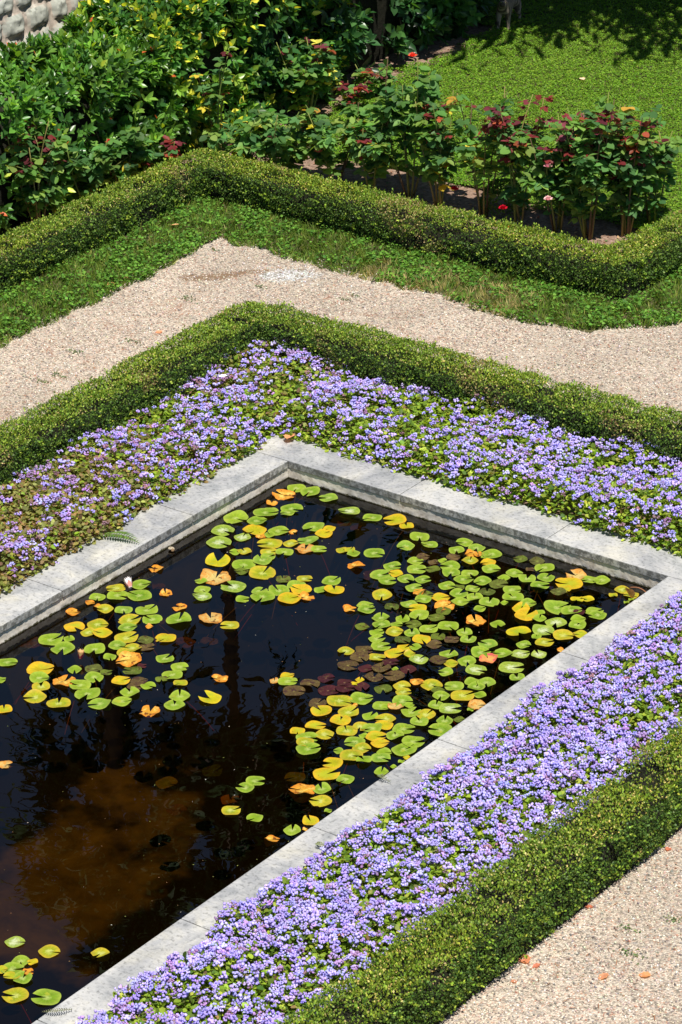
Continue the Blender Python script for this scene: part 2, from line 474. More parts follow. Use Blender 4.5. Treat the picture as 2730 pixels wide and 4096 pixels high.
# ---------------------------------------------------------------- clipped box hedges
def poly_dist(P, path):
    d = np.full(len(P), 1e9)
    for a, b in zip(path[:-1], path[1:]):
        a, b = np.array(a, float), np.array(b, float)
        ab = b - a
        t = (((P - a) @ ab) / (ab @ ab)).clip(0, 1)
        d = np.minimum(d, np.linalg.norm(P - (a + t[:, None] * ab), axis=1))
    return d

def hedge(name_label, path, w, h, dens=15500, seed=0, yellow=1.0):
    root = tag(empty('box_hedge', (path[0][0], path[0][1], GZ)), name_label, 'hedge')
    org = np.array([path[0][0], path[0][1], GZ])
    path = [np.array(p, float) for p in path]
    r = .034
    pos, nor, top = [], [], []
    # top
    P0 = np.min(path, 0) - w; P1 = np.max(path, 0) + w
    # sample along each segment to avoid huge boxes
    for a, b in zip(path[:-1], path[1:]):
        ln = np.linalg.norm(b - a); u = (b - a) / ln; v = np.array([-u[1], u[0]])
        n = int((ln + w) * w * dens * 1.15)
        s = rng.uniform(-w / 2, ln + w / 2, n); o = rng.uniform(-w / 2, w / 2, n)
        pp = a + s[:, None] * u + o[:, None] * v
        dd = poly_dist(pp, path)
        others = [x for x in zip(path[:-1], path[1:]) if x[0] is not a]
        keep = dd < w / 2
        # belongs to the nearest segment only
        own = poly_dist(pp, [a, b])
        keep &= own <= dd + 1e-6
        pp, dd = pp[keep], dd[keep]
        e = (dd - (w / 2 - r)).clip(0)
        z = h - r + np.sqrt((r * r - e * e).clip(0))
        pos.append(np.column_stack([pp, z])); 
        sgn = np.sign(((pp - a) @ v))
        nn = np.column_stack([v[None] * (sgn * e / r)[:, None], 1 - .6 * e / r])
        nor.append(nn); top.append(np.ones(len(pp)))
        # sides
        for sg in (-1, 1):
            n = int((ln + w) * h * dens * 1.1)
            s = rng.uniform(-w / 2, ln + w / 2, n)
            pp = a + s.clip(0, ln)[:, None] * u + (sg * w / 2) * v[None]
            over = np.where(s < 0, s, np.where(s > ln, s - ln, 0))
            ang = over / (w / 2) * (np.pi / 2)
            base = a + s.clip(0, ln)[:, None] * u
            dirn = np.cos(ang)[:, None] * (sg * v)[None] + np.sin(ang)[:, None] * u[None]
            pp = base + dirn * w / 2
            keep = poly_dist(pp, path) > w / 2 - .004
            pp, dirn = pp[keep], dirn[keep]
            z = rng.uniform(0, h - r * .4, len(pp))
            tuck = .03 * np.clip(1 - z / .1, 0, 1)
            pp = pp - dirn * tuck[:, None]
            pos.append(np.column_stack([pp, z])); nor.append(np.column_stack([dirn, .15 * np.ones(len(pp))])); top.append(np.zeros(len(pp)))
    pos = np.concatenate(pos); nor = np.concatenate(nor); top = np.concatenate(top)
    nor /= np.linalg.norm(nor, axis=1, keepdims=True)
    N = len(pos)
    big = vnoise(pos[:, 0], pos[:, 1], seed, 5) - .5
    mid = vnoise(pos[:, 0] + pos[:, 2] * 2, pos[:, 1] - pos[:, 2] * 1.5, seed + 1, 14) - .5
    out = .044 * big + .034 * mid + rng.normal(0, .010, N)
    pos = pos + nor * out[:, None]
    d = nor * .5 + unit(N) * .75 + np.array([0, 0, .35])
    n = nor * .9 + unit(N) * .7
    L = rng.uniform(.010, .0185, N)
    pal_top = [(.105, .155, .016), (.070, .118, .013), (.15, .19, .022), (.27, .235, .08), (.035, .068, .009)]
    pal_side_shaded = [(.050, .092, .014), (.036, .070, .012), (.075, .125, .018), (.022, .048, .010), (.13, .16, .03)]  # side greens darker than the top: shade put into the leaf colour
    c1 = mixcol(pal_top, [4, 4, 2.4, 1.0 * yellow, 2.4], N); c2 = mixcol(pal_side_shaded, [4, 4, 2, 2, .5], N)
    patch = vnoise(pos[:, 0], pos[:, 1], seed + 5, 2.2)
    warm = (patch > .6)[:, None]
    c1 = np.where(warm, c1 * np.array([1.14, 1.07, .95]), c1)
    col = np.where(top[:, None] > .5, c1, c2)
    sick = (vnoise(pos[:, 0] + pos[:, 2], pos[:, 1], seed + 9, 3.3) > .80) & (rng.uniform(0, 1, N) < .55)
    col = np.where(sick[:, None], mixcol([(.22, .17, .07), (.15, .11, .05), (.12, .15, .03)], [2, 1, 2], N), col)
    thin = (vnoise(pos[:, 0] - pos[:, 2] * 1.4, pos[:, 1] + pos[:, 2], seed + 12, 5.5) > .80) & (rng.uniform(0, 1, N) < .72)
    pos, nor, d, n, L, col, top = (q[~thin] for q in (pos, nor, d, n, L, col, top)); N = len(pos)
    sp = Soup()
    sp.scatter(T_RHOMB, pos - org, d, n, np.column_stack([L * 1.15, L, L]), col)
    # odd longer sprigs standing proud of the clipped faces
    k = rng.choice(N, int(N * .012), replace=False)
    for j in range(4):
        pp = pos[k] - org + nor[k] * (.008 + .008 * j) + unit(len(k)) * .006
        sp.scatter(T_RHOMB, pp, nor[k] * .6 + unit(len(k)) * .6 + [0, 0, .4], unit(len(k)), np.column_stack([np.full(len(k), .02)] * 3), mixcol([(.12, .19, .02), (.2, .25, .035)], [2, 1], len(k)))
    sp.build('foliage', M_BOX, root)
    core = Soup()  # inner block, its near-black colour stands for shade behind the leaves
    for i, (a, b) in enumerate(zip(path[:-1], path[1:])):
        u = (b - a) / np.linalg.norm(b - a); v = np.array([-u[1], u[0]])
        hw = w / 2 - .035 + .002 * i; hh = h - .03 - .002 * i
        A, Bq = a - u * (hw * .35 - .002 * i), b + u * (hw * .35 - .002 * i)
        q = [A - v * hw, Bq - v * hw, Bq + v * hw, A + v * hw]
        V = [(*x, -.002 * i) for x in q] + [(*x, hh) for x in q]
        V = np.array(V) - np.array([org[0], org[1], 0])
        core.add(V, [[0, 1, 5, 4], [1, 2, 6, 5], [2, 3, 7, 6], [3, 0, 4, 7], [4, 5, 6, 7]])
    core.build('branches', M_TWIG_SHADE, root)
    return root

hedge('low clipped box hedge bordering the flowers on the left and far sides of the pool', [(-1.365, -4.2), (-1.365, 1.22), (-1.32, 1.315), (-1.22, 1.36), (4.3, 1.36)], .33, .30 - GZ, seed=11)
hedge('clipped box hedge along the near side of the pool beside the gravel at lower right', [(4.585, -8.5), (4.585, 1.2)], .35, .30 - GZ, seed=23, yellow=1.4)
hedge('outer clipped box hedge zigzagging between the grass verge and the roses', [(-3.82, -2.0), (-3.83, 3.60), (-3.785, 3.705), (-3.68, 3.75), (.09, 3.75), (.18, 3.785), (.22, 3.88), (.22, 7.5)], .30, .25 - GZ, seed=37, yellow=1.3)

# ---------------------------------------------------------------- flower beds (ageratum)
def in_polys(x, y, rects):
    k = np.zeros(len(x), bool)
    for x0, y0, x1, y1 in rects: k |= (x >= x0) & (x <= x1) & (y >= y0) & (y <= y1)
    return k

def flower_bed(label, rects, edge_fn, hgt, leaf_d, head_d, dull, seed, thr=.345):
    """edge_fn(x,y) = distance to the coping edge; mounded plants whose height falls off over the coping"""
    xs, ys, hx, hy = [], [], [], []
    for x0, y0, x1, y1 in rects:
        ar = (x1 - x0) * (y1 - y0)
        n = int(ar * leaf_d); xs.append(rng.uniform(x0, x1, n)); ys.append(rng.uniform(y0, y1, n))
        n = int(ar * head_d); hx.append(rng.uniform(x0, x1, n)); hy.append(rng.uniform(y0, y1, n))
    x, y, hx, hy = map(np.concatenate, (xs, ys, hx, hy))
    def height(x, y):
        e = edge_fn(x, y) + .13 * (vnoise(x, y, seed, 5) - .5) + .06 * (vnoise(x, y, seed + 8, 14) - .5)
        rise = np.clip((e + .05) / .16, 0, 1)
        rise = np.sqrt(rise)
        m = vnoise(x, y, seed + 1, 4.2); m2 = vnoise(x, y, seed + 2, 11)
        return hgt * rise * (.52 + .44 * m + .30 * m2), e
    org = np.array([rects[0][0], rects[0][1], GZ])
    root = tag(empty('flower_bed', tuple(org)), label, 'flower bed', 'beds of small lilac flowers round the pool', 'stuff')
    sp = Soup()
    h, e = height(x, y)
    k = (e > -.045) & (h > .015)
    x, y, h = x[k], y[k], h[k]
    N = len(x)
    depth = rng.uniform(0, 1, N) ** 2.2
    z = h * (1 - .75 * depth)
    P = np.column_stack([x, y, z + GZ])
    g = unit(N)
    d = g * np.array([1, 1, .5]) + np.array([0, 0, .15])
    nn = np.array([0, 0, 1.0]) + unit(N) * .55
    L = rng.uniform(.022, .042, N)
    du = dull(x, y)
    ca = mixcol([(.125, .19, .018), (.19, .26, .024), (.07, .12, .014), (.26, .30, .04), (.045, .085, .012)], [4, 3.6, 3, 1.3, 1.6], N)
    cb = mixcol([(.16, .16, .04), (.20, .13, .05), (.10, .11, .03), (.22, .24, .07), (.13, .08, .05)], [3, 2, 3, 2, 1.4], N)
    col = np.where((rng.uniform(0, 1, N) < du)[:, None], cb, ca)
    sp.scatter(T_ROUND, P - org, d, nn, np.column_stack([L * .8, L, L]), col)
    # stems
    sp.build('foliage', M_HERB, root)
    # flower heads: fuzzy clusters of little pompons
    h, e = height(hx, hy)
    dens = vnoise(hx, hy, seed + 4, 3.2) * .55 + vnoise(hx, hy, seed + 6, 9) * .45
    du = dull(hx, hy)
    bare = np.clip((e - .0), 0, 1)
    k = (e > -.05) & (dens + rng.normal(0, .13, len(hx)) > thr + .20 * du)
    hx, hy, h, du = hx[k], hy[k], h[k], du[k]
    N = len(hx)
    c = np.column_stack([hx, hy, h + rng.uniform(.0, .045, N) + GZ])
    fs = Soup()
    base = mixcol([(.46, .395, .84), (.39, .33, .78), (.55, .48, .88), (.46, .34, .70)], [4, 3, 2.2, 1], N, .1)
    sp2 = mixcol([(.42, .27, .55), (.33, .20, .38), (.30, .17, .20)], [3, 2, 1], N, .15)
    base = np.where((rng.uniform(0, 1, N) < .08 + .5 * du)[:, None], sp2, base)
    size = rng.uniform(.6, 1.3, N)
    for j in range(8):
        off = unit(N) * np.array([1, 1, .4]) * (.018 * size)[:, None]
        r = rng.uniform(.011, .019, N) * size
        fs.scatter(T_OCTA, c + off - org, unit(N), unit(N), np.column_stack([r * 1.15, r * 1.15, r]), (base * rng.uniform(.86, 1.14, (N, 1))).clip(0, .95))
    fs.build('blossoms', M_PETAL, root)
    st = Soup()
    kk = rng.choice(N, min(N, 500), replace=False)
    for i in kk:
        p = c[i] - org
        tube(st, [p + [0, 0, -.09], p + [random.gauss(0, .008), random.gauss(0, .008), -.04], p], .0018, (.13, .12, .04), 3)
    st.build('stems', M_BARK, root)
    return root

flower_bed('lilac flowers with dull brownish foliage filling the bed left of the pool',
           [(-1.22, -4.2, -.26, .30)], lambda x, y: -CW + .02 - x, .17, 5200, 620,
           lambda x, y: np.clip(.30 - (y + .25) * .46 + .35 * (vnoise(x, y, 5, 2.5) - .5), .08, .9), 41)
flower_bed('dense lilac flowers and green leaves in the bed along the far side of the pool',
           [(-1.22, .26, 4.4, 1.22)], lambda x, y: np.minimum(y - CW + .02, 9) * (x > -CW) + (x <= -CW) * np.maximum(y - CW + .02, -CW + .02 - x), .20, 5200, 760,
           lambda x, y: np.clip(.38 - (x + .6) * .5 + .25 * (vnoise(x, y, 6, 3) - .5), .05, .8), 53)
flower_bed('thick mass of lilac flowers in the bed along the near side of the pool',
           [(PW + .24, -8.2, 4.44, 1.1)], lambda x, y: x - PW - CW + .02, .20, 5200, 1080,
           lambda x, y: np.clip(.04 + .5 * np.clip((x - 4.05) / .4, 0, 1) * vnoise(x, y, 9, 3), 0, .6), 67, .25)

# ---------------------------------------------------------------- grass verge and lawn
def grass_verge():
    sp = Soup()
    regs = [(-3.70, -2.2, -2.96, 3.62, 1.0), (-3.0, 2.93, .92, 3.62, 1.0), (.36, 3.6, .95, 6.5, 1)]
    for x0, y0, x1, y1, dn in regs:
        ar = (x1 - x0) * (y1 - y0)
        def cut(x, y):
            w1 = .10 * (vnoise(x, y, 2, 3) - .5) + .08 * (vnoise(x, y, 4, 11) - .5)
            ins = (x > -3.72) & (y < 3.66)
            edge = np.maximum(-3.0 - x, y - 2.97)          # >0 on the verge
            edge = np.where(x > .36, np.maximum(np.where(y < 3.5, y - 2.99, 9), -9), edge)
            edge2 = np.where(x > .3, np.minimum(.93 - x, y - 3.0 - np.clip(x - .35, 0, 1) * .9), 9)
            return np.minimum(edge, edge2) + w1 > 0
        n = int(ar * 5200)
        x, y = rng.uniform(x0, x1, n), rng.uniform(y0, y1, n)
        k = cut(x, y); x, y = x[k], y[k]; n = len(x)
        lean = vnoise(x, y, 8, 6) * 6.28 * 2
        d = np.column_stack([np.cos(lean) * .5, np.sin(lean) * .5, np.full(n, .8)]) + unit(n) * .45
        d[:, 2] = np.abs(d[:, 2])
        dry = (vnoise(x, y, 15, 2.6) * .6 + vnoise(x, y, 16, 9) * .4 > .50) & (x > -1.7) & (x < -.1) & (y > 2.9) & (y < 3.42)
        c = mixcol([(.075, .125, .016), (.045, .085, .012), (.12, .17, .022), (.20, .20, .05)], [4, 3, 2.5, .8], n)
        cd = mixcol([(.34, .27, .12), (.22, .2, .07), (.09, .14, .025)], [2, 1.5, 2], n)
        c = np.where(dry[:, None], cd, c)
        L = rng.uniform(.04, .085, n)
        sp.scatter(T_BLADE, np.column_stack([x, y, np.full(n, GZ)]), d, unit(n), np.column_stack([L * .9, L, L]), c)
        n = int(ar * 3800)
        x, y = rng.uniform(x0, x1, n), rng.uniform(y0, y1, n)
        k = cut(x, y) & (vnoise(x, y, 21, 3.2) * .5 + vnoise(x, y, 22, 11) * .5 + rng.normal(0, .12, n) > .5); x, y = x[k], y[k]; n = len(x)
        c = mixcol([(.07, .16, .02), (.11, .22, .03), (.045, .11, .016)], [3, 2, 2], n)
        L = rng.uniform(.014, .028, n)
        sp.scatter(T_ROUND, np.column_stack([x, y, GZ + rng.uniform(.02, .06, n)]), unit(n) * [1, 1, .3], np.array([0, 0, 1.0]) + unit(n) * .5, np.column_stack([L * 1.05, L, L]), c)
    o = sp.build('grass', M_GRASS)
    tag(o, 'shaggy grass and clover verge between gravel and outer hedge', 'grass', kind='stuff')
grass_verge()

def lawn():
    sp = Soup()
    for x0, y0, x1, y1 in ((-7.0, 4.85, .2, 12.0),):
        n = int((x1 - x0) * (y1 - y0) * 12500)
        x, y = rng.uniform(x0, x1, n), rng.uniform(y0, y1, n)
        e = x + 4.22 + .25 * (vnoise(x, y, 3, 2) - .5)
        e = e + .35 * (vnoise(x, y, 9, 5) - .5)
        k = ((e > 0) | (y > 8.8 + .6 * (vnoise(x, y, 5, 1.3) - .5))) & (y > 4.98 + .3 * (vnoise(x, y, 12, 3) - .5))
        x, y = x[k], y[k]; n = len(x)
        pt = vnoise(x, y, 31, .9)[:, None]
        tuft = vnoise(x, y, 33, 16)
        c = mixcol([(.085, .19, .012), (.115, .225, .014), (.055, .13, .010), (.17, .25, .025)], [4, 3, 3, .8], n)
        c = c * (1 - .25 * pt) + pt * .25 * np.array([.17, .20, .03])
        L = rng.uniform(.010, .021, n)
        sp.scatter(T_RHOMB, np.column_stack([x, y, GZ + .004 + tuft * .022 + rng.uniform(0, .018, n)]), unit(n) * [1, 1, .45], np.array([0, 0, 1.0]) + unit(n) * .65, np.column_stack([L * 1.3, L, L]), c)
    o = sp.build('lawn_clover', M_GRASS)
    tag(o, 'sunlit clover lawn behind the rose bushes', 'lawn', kind='stuff')
lawn()

def pebbles():
    sp = Soup()
    for x0, y0, x1, y1, dn in ((-3.15, -2.2, -1.45, 3.1, 1500), (-1.5, 1.5, 3.2, 3.05, 1500), (4.72, -6.4, 6.6, -1.5, 1900), (.6, 3.0, 1.3, 4.2, 1200)):
        n = int((x1 - x0) * (y1 - y0) * dn)
        x, y = rng.uniform(x0, x1, n), rng.uniform(y0, y1, n)
        d = (x < -1.47) | (y > 1.5) | (x > 4.7); x, y = x[d], y[d]; n = len(x)
        c = mixcol([(.50, .42, .33), (.62, .55, .45), (.36, .30, .25), (.22, .20, .19), (.40, .22, .15), (.74, .69, .60)], [4, 3, 2.5, 1.6, .8, 1.2], n)
        w = ((x + 2.12) / .30) ** 2 + ((y - 2.72) / .2) ** 2 < rng.uniform(.2, 1.2, n)
        c = np.where(w[:, None], mixcol([(.72, .72, .70), (.55, .55, .53)], [2, 1], n), c)
        r = rng.uniform(.006, .017, n)
        sp.scatter(T_OCTA, np.column_stack([x, y, GZ + r * .2]), unit(n), unit(n), np.column_stack([r * 1.2, r, r * .8]), c.clip(.02, .85))
        m = n // 14                                                   # dry needles and twigs
        x, y = rng.uniform(x0, x1, m), rng.uniform(y0, y1, m)
        k = (vnoise(x, y, 41, 2.2) > .5) & ((x < -1.5) | (y > 1.55) | (x > 4.75)); x, y = x[k], y[k]; m = len(x)
        L = rng.uniform(.02, .05, m)
        sp.scatter(T_BLADE, np.column_stack([x, y, np.full(m, GZ + .008)]), unit(m) * [1, 1, .12], np.array([0, 0, 1.0]) + unit(m) * .3, np.column_stack([L, L, L]), mixcol([(.30, .13, .07), (.22, .12, .07), (.36, .20, .11)], [3, 2, 1], m))
    tag(sp.build('gravel', M_FUR), 'loose cream, grey and reddish pebbles with dry needles on the paths', 'gravel', kind='stuff')
pebbles()

# ---------------------------------------------------------------- broadleaf shrubs behind the outer hedge
def shrub(label, x0, x1, y0, y1, h, leaf, n_sprig, pal, wts, tip_pal, tip_p, seed, group=None, dir_up=.5):
    org = np.array([(x0 + x1) / 2, (y0 + y1) / 2, GZ])
    root = tag(empty('evergreen_shrub', tuple(org)), label, 'shrub', group)
    a, b = (x1 - x0) / 2, (y1 - y0) / 2
    # sample a superellipsoid shell
    N = n_sprig
    v = unit(N * 3)
    v = v[(v[:, 2] > -.75)][:N]
    N = len(v)
    e = .55
    p = np.sign(v) * np.abs(v) ** e
    s = 1 / (np.abs(p[:, 0]) ** 4 + np.abs(p[:, 1]) ** 4 + np.abs(p[:, 2]) ** 4) ** .25
    p = p * s[:, None]
    n = np.sign(p) * np.abs(p) ** 3 / np.array([a, b, h * .55]); n /= np.linalg.norm(n, axis=1, keepdims=True)
    P = p * np.array([a, b, h * .50]) + np.array([0, 0, h * .48])
    P[:, 2] = P[:, 2].clip(.04)
    lump = (vnoise(P[:, 1] + org[1] + P[:, 0] * .3, P[:, 2] * 1.2 + P[:, 0], seed, 2.6) - .5) * .26 + (vnoise(P[:, 1] + org[1], P[:, 2] + P[:, 0], seed + 1, 7) - .5) * .14
    P = P + n * (lump - rng.uniform(0, 1, N) ** 2 * .17)[:, None]
    sp = Soup(); tw = Soup()
    axis = n * .6 + np.array([0, 0, dir_up]) + unit(N) * .45
    axis /= np.linalg.norm(axis, axis=1, keepdims=True)
    side = np.cross(axis, unit(N)); side /= np.linalg.norm(side, axis=1, keepdims=True)
    oth = np.cross(axis, side)
    tone = mixcol(pal, wts, N, .1)
    ph = rng.uniform(0, 6.28, N)
    for j in range(7):
        t = j / 6
        an = ph + j * 2.4
        out = np.cos(an)[:, None] * side + np.sin(an)[:, None] * oth
        d = out * (1.0 - .55 * t) + axis * (.35 + .8 * t) + unit(N) * .18
        nn = axis * .9 - out * .25 + unit(N) * .25 + np.array([.0, 0, .25])
        L = leaf * rng.uniform(.7, 1.15, N) * (1 - .3 * t)
        c = tone * rng.uniform(.75, 1.3, (N, 1)) * (1 + .05 * rng.standard_normal((N, 3)))
        young = (rng.uniform(0, 1, N) < tip_p * (3 if j >= 5 else .4))
        c = np.where(young[:, None], mixcol(tip_pal, np.ones(len(tip_pal)), N, .12), c)
        sp.scatter(T_OVATE, P + axis * (leaf * .75 * t)[:, None] if np.ndim(leaf) else P + axis * (leaf * .75 * t), d, nn, np.column_stack([L * .82, L, L]), c.clip(.004, 1))
    sp.build('foliage', M_LAUREL, root)
    # twiggy heart, painted near-black as the shade between leaves
    th = np.linspace(0, 2 * np.pi, 25)[:-1]
    V = []
    for zf, rf in ((.0, .66), (.35, .70), (.62, .66), (.74, .45)):
        ct, st_ = np.cos(th), np.sin(th)
        V += [(a * rf * np.sign(c) * abs(c) ** .5, b * rf * np.sign(q) * abs(q) ** .5, h * zf) for c, q in zip(ct, st_)]
    k = 24
    q = [[r * k + i, r * k + (i + 1) % k, (r + 1) * k + (i + 1) % k, (r + 1) * k + i] for r in range(3) for i in range(k)]
    V = np.array(V + [(0, 0, h * .76)])
    tw.add(V, q, [[3 * k + i, 3 * k + (i + 1) % k, 4 * k] for i in range(k)])
    tw.build('branches', M_TWIG_SHADE, root)
    return root

GL = [(.035, .085, .014), (.055, .12, .018), (.022, .055, .012), (.085, .16, .022)]
shrub('tall glossy green evergreen hedge with orange red shoot tips below the stone wall', -5.40, -4.44, -1.4, 4.5, 1.12, .112, 4200, GL, [4, 3.5, 3, 2],
      [(.30, .06, .02), (.20, .24, .03), (.22, .28, .03)], .022, 71, 'evergreen hedge shrubs')
shrub('evergreen shrub with bright yellow young leaves in the middle of the tall hedge', -5.6, -4.36, 4.1, 6.6, 1.40, .115, 2900, [(.035, .09, .014), (.09, .15, .018), (.022, .06, .012), (.22, .25, .03)], [4, 2, 4, .45],
      [(.42, .38, .04), (.34, .32, .03)], .06, 83, 'evergreen hedge shrubs')
shrub('dark glossy laurel shrub with long leaves at the shaded end of the hedge', -6.1, -4.30, 5.0, 9.0, 1.75, .15, 3000, [(.016, .05, .014), (.025, .065, .016), (.010, .03, .010)], [4, 3, 3],
      [(.05, .10, .02)], .05, 97, 'evergreen hedge shrubs')

# ---------------------------------------------------------------- rose bushes
ROSES = [  # x, y, height, spread, canes, leaves, red share, yellow share, label
 (-3.74, 4.19, .55, .20, 4, 90, .02, .12, 'small green rose bush nearest the bend of the outer hedge'),
 (-3.42, 4.33, .64, .20, 4, 120, .04, .10, 'leafy green rose bush with a pink flush beside the hedge bend'),
 (-3.02, 4.49, .72, .22, 4, 150, .05, .10, 'round pale green rose bush third from the hedge bend'),
 (-2.62, 4.46, .76, .22, 4, 150, .08, .12, 'green rose bush with a drooping bud left of the tall green rose'),
 (-2.33, 4.60, 1.22, .17, 5, 170, .02, .05, 'tallest all green rose bush topped by an orange bud'),
 (-1.99, 4.53, .98, .20, 5, 130, .42, .15, 'rose bush with purple brown top leaves on bare pale canes'),
 (-1.58, 4.57, 1.08, .22, 5, 120, .40, .18, 'open rose bush with rusty red shoots over thin yellow canes'),
 (-1.23, 4.55, 1.10, .22, 5, 130, .55, .10, 'rose bush with a rust red crown and few low leaves'),
 (-.90, 4.62, 1.02, .22, 5, 190, .45, .06, 'rose bush with dark red shoots and a pale pink flower'),
 (-.62, 4.63, 1.20, .25, 8, 380, .42, .05, 'largest dark red topped rose bush near the hedge corner'),
 (-.40, 4.84, 1.08, .22, 7, 340, .42, .06, 'bushy rose with maroon top and broad blue green lower leaves'),
 (-.36, 5.15, .80, .16, 4, 110, .10, .10, 'grey green rose bush at the far right end of the rose row'),
 (-4.36, 2.35, .98, .22, 5, 120, .40, .20, 'rose bush with bronze leaves against the evergreen hedge at far left'),
 (-4.36, 2.95, .62, .20, 4, 100, .05, .14, 'low green rose bush between the bronze rose and the red bloom'),
 (-4.36, 3.35, .60, .20, 4, 80, .04, .08, 'low rose bush carrying a single crimson bloom'),
 (-4.30, 3.80, .34, .14, 3, 40, .70, .05, 'little rose bush with dark red leaves under the evergreen hedge'),
 (-4.16, 4.40, 1.00, .16, 3, 34, .35, .20, 'lanky rose with two long bare canes and dark red tips'),
 (-4.12, 5.55, .78, .26, 5, 170, .22, .45, 'yellowing rose bush with red shoots by the bare soil'),
 (-4.00, 6.35, .34, .16, 4, 36, .60, .10, 'stubby red leaved rose on the bare soil strip'),
 (-3.95, 5.98, .30, .14, 3, 26, .75, .10, 'tiny red shooted rose in front of the bare soil strip'),
]
BLOOMS = {8: [(.06, -.22, .62, (.80, .40, .45))], 14: [(.06, -.16, .50, (.62, .01, .05))], 4: [(.05, .0, 1.2, (.80, .10, .05))], 2: [(.0, -.2, .34, (.75, .25, .18))], 3: [(.05, -.15, .42, (.80, .35, .28))],
          6: [(-.10, -.25, .28, (.55, .01, .03))], 7: [(.05, -.28, .24, (.5, .01, .03)), (.10, -.3, .10, (.55, .01, .03))], 9: [(-.2, -.26, .36, (.82, .5, .5))]}
def rose_bloom(root, x, y, z, c):
    sp = Soup()
    for ring, (r, n, up) in enumerate(((.012, 3, .9), (.020, 5, .7), (.028, 6, .35))):
        for i in range(n):
            a = i * 6.283 / n + ring
            d = np.array([[math.cos(a) * (1 - up), math.sin(a) * (1 - up), up]])
            sp.scatter(T_ROUND, np.array([[x + math.cos(a) * r * .3, y + math.sin(a) * r * .3, z]]), d, np.array([[-math.cos(a), -math.sin(a), .4]]), np.full((1, 3), .034), np.array([c]) * random.uniform(.85, 1.1))
    sp.build('bloom', M_PETAL, root)

def rose(idx, x, y, h, sprd, canes, leaves, red, yel, label):
    root = tag(empty('rose_bush', (x, y, GZ)), label, 'rose bush', 'rose bushes behind the outer hedge')
    cs, lf = Soup(), Soup()
    lines = []
    for i in range(canes):
        a = 6.283 * i / canes + random.uniform(-.5, .5)
        hh = h * random.uniform(.72, 1.0) if i else h
        t = np.linspace(0, 1, 7)[:, None]
        base = np.array([math.cos(a) * .03, math.sin(a) * .03, 0])
        tipo = np.array([math.cos(a) * sprd, math.sin(a) * sprd, hh])
        bend = np.array([random.gauss(0, .03), random.gauss(0, .03), 0])
        pts = base + (tipo - base) * np.column_stack([t ** 1.3, t ** 1.3, t]) + bend * np.sin(t * 3.14)
        lines.append(pts)
        tube(cs, pts, np.linspace(.0085, .0035, 7), random.choice([(.20, .22, .05), (.14, .19, .04), (.26, .22, .07), (.12, .08, .04)]), 5)
        for k in range(2):
            f = random.uniform(.45, .8); b0 = pts[int(f * 6)]
            e = b0 + np.array([random.gauss(0, sprd * .5), random.gauss(0, sprd * .5), h * random.uniform(.12, .25)])
            ln = np.array([b0, (b0 + e) / 2 + [0, 0, .02], e]); lines.append(np.vstack([ln[0], ln[0], ln[0], ln[1], ln[1], ln[2], ln[2]]))
            tube(cs, ln, [.005, .004, .0025], (.16, .18, .05), 4)
    n = int(leaves * 1.4)
    li = rng.integers(0, len(lines), n)
    f = rng.uniform(.10, 1.0, n) ** .75
    A = np.array(lines)
    i0 = (f * 5.99).astype(int); fr = (f * 5.99 - i0)[:, None]
    P = A[li, i0] * (1 - fr) + A[li, np.minimum(i0 + 1, 6)] * fr
    rel = P[:, 2] / h
    hd = unit(n) * [1, 1, .35]; hd /= np.linalg.norm(hd, axis=1, keepdims=True)
    isred = rng.uniform(0, 1, n) < np.clip(red * 2.0 * (rel - .46), 0, 1) * 1.6
    g = mixcol([(.05, .115, .028), (.035, .085, .026), (.075, .15, .03), (.11, .17, .035)], [3, 3, 2.5, 1.2 + 3 * yel], n, .14)
    yl = mixcol([(.36, .30, .03), (.30, .17, .03), (.42, .36, .06)], [2, 1, 1], n)
    rd = mixcol([(.115, .018, .018), (.07, .014, .018), (.19, .045, .02), (.10, .022, .03)], [3, 3, 1.6, 1.5], n)
    c = np.where((rng.uniform(0, 1, n) < yel * .22)[:, None], yl, g)
    c = np.where(isred[:, None], rd, c)
    for sx, sy in ((0, 1), (.75, .35), (-.75, .35)):          # three leaflets of a compound leaf
        sv = np.column_stack([-hd[:, 1], hd[:, 0], np.zeros(n)])
        dd = hd * sy + sv * sx + np.array([0, 0, -.12]) + unit(n) * .12
        L = rng.uniform(.055, .095, n) * np.where(isred, .72, 1)
        p = P + hd * (.03 + .02 * (sx == 0))
        lf.scatter(T_OVATE if not sx else T_ROUND, p, dd, np.array([0, 0, 1.0]) + unit(n) * .5, np.column_stack([L * .95, L, L]), (c * rng.uniform(.8, 1.2, (n, 1))).clip(.003, 1))
    cs.build('canes', M_BARK, root)
    lf.build('foliage', M_ROSE, root)
    for b in BLOOMS.get(idx, []): rose_bloom(root, *b)
for i, r in enumerate(ROSES): rose(i, *r)

# small round box shrub in the rose bed and low clipped sphere
def box_ball(label, x, y, r):
    root = tag(empty('box_ball', (x, y, GZ)), label, 'shrub')
    sp = Soup(); n = 2200
    v = unit(n); v[:, 2] = np.abs(v[:, 2]) - .15
    P = v * r * (1 + .12 * (vnoise(v[:, 0] * 2, v[:, 1] * 2 + v[:, 2], 3, 2)[:, None] - .5)) * [1, 1, 1.3] + [0, 0, r * .35]
    L = rng.uniform(.016, .026, n)
    sp.scatter(T_RHOMB, P, v + unit(n) * .8, v + unit(n) * .6, np.column_stack([L * 1.15, L, L]), mixcol([(.06, .115, .018), (.04, .08, .014), (.1, .16, .02)], [3, 3, 1], n))
    sp.build('foliage', M_BOX, root)
box_ball('small round box shrub among the roses by the hedge bend', -3.85, 4.62, .22)
box_ball('dark little box shrub at the foot of the roses', -1.50, 4.75, .18)

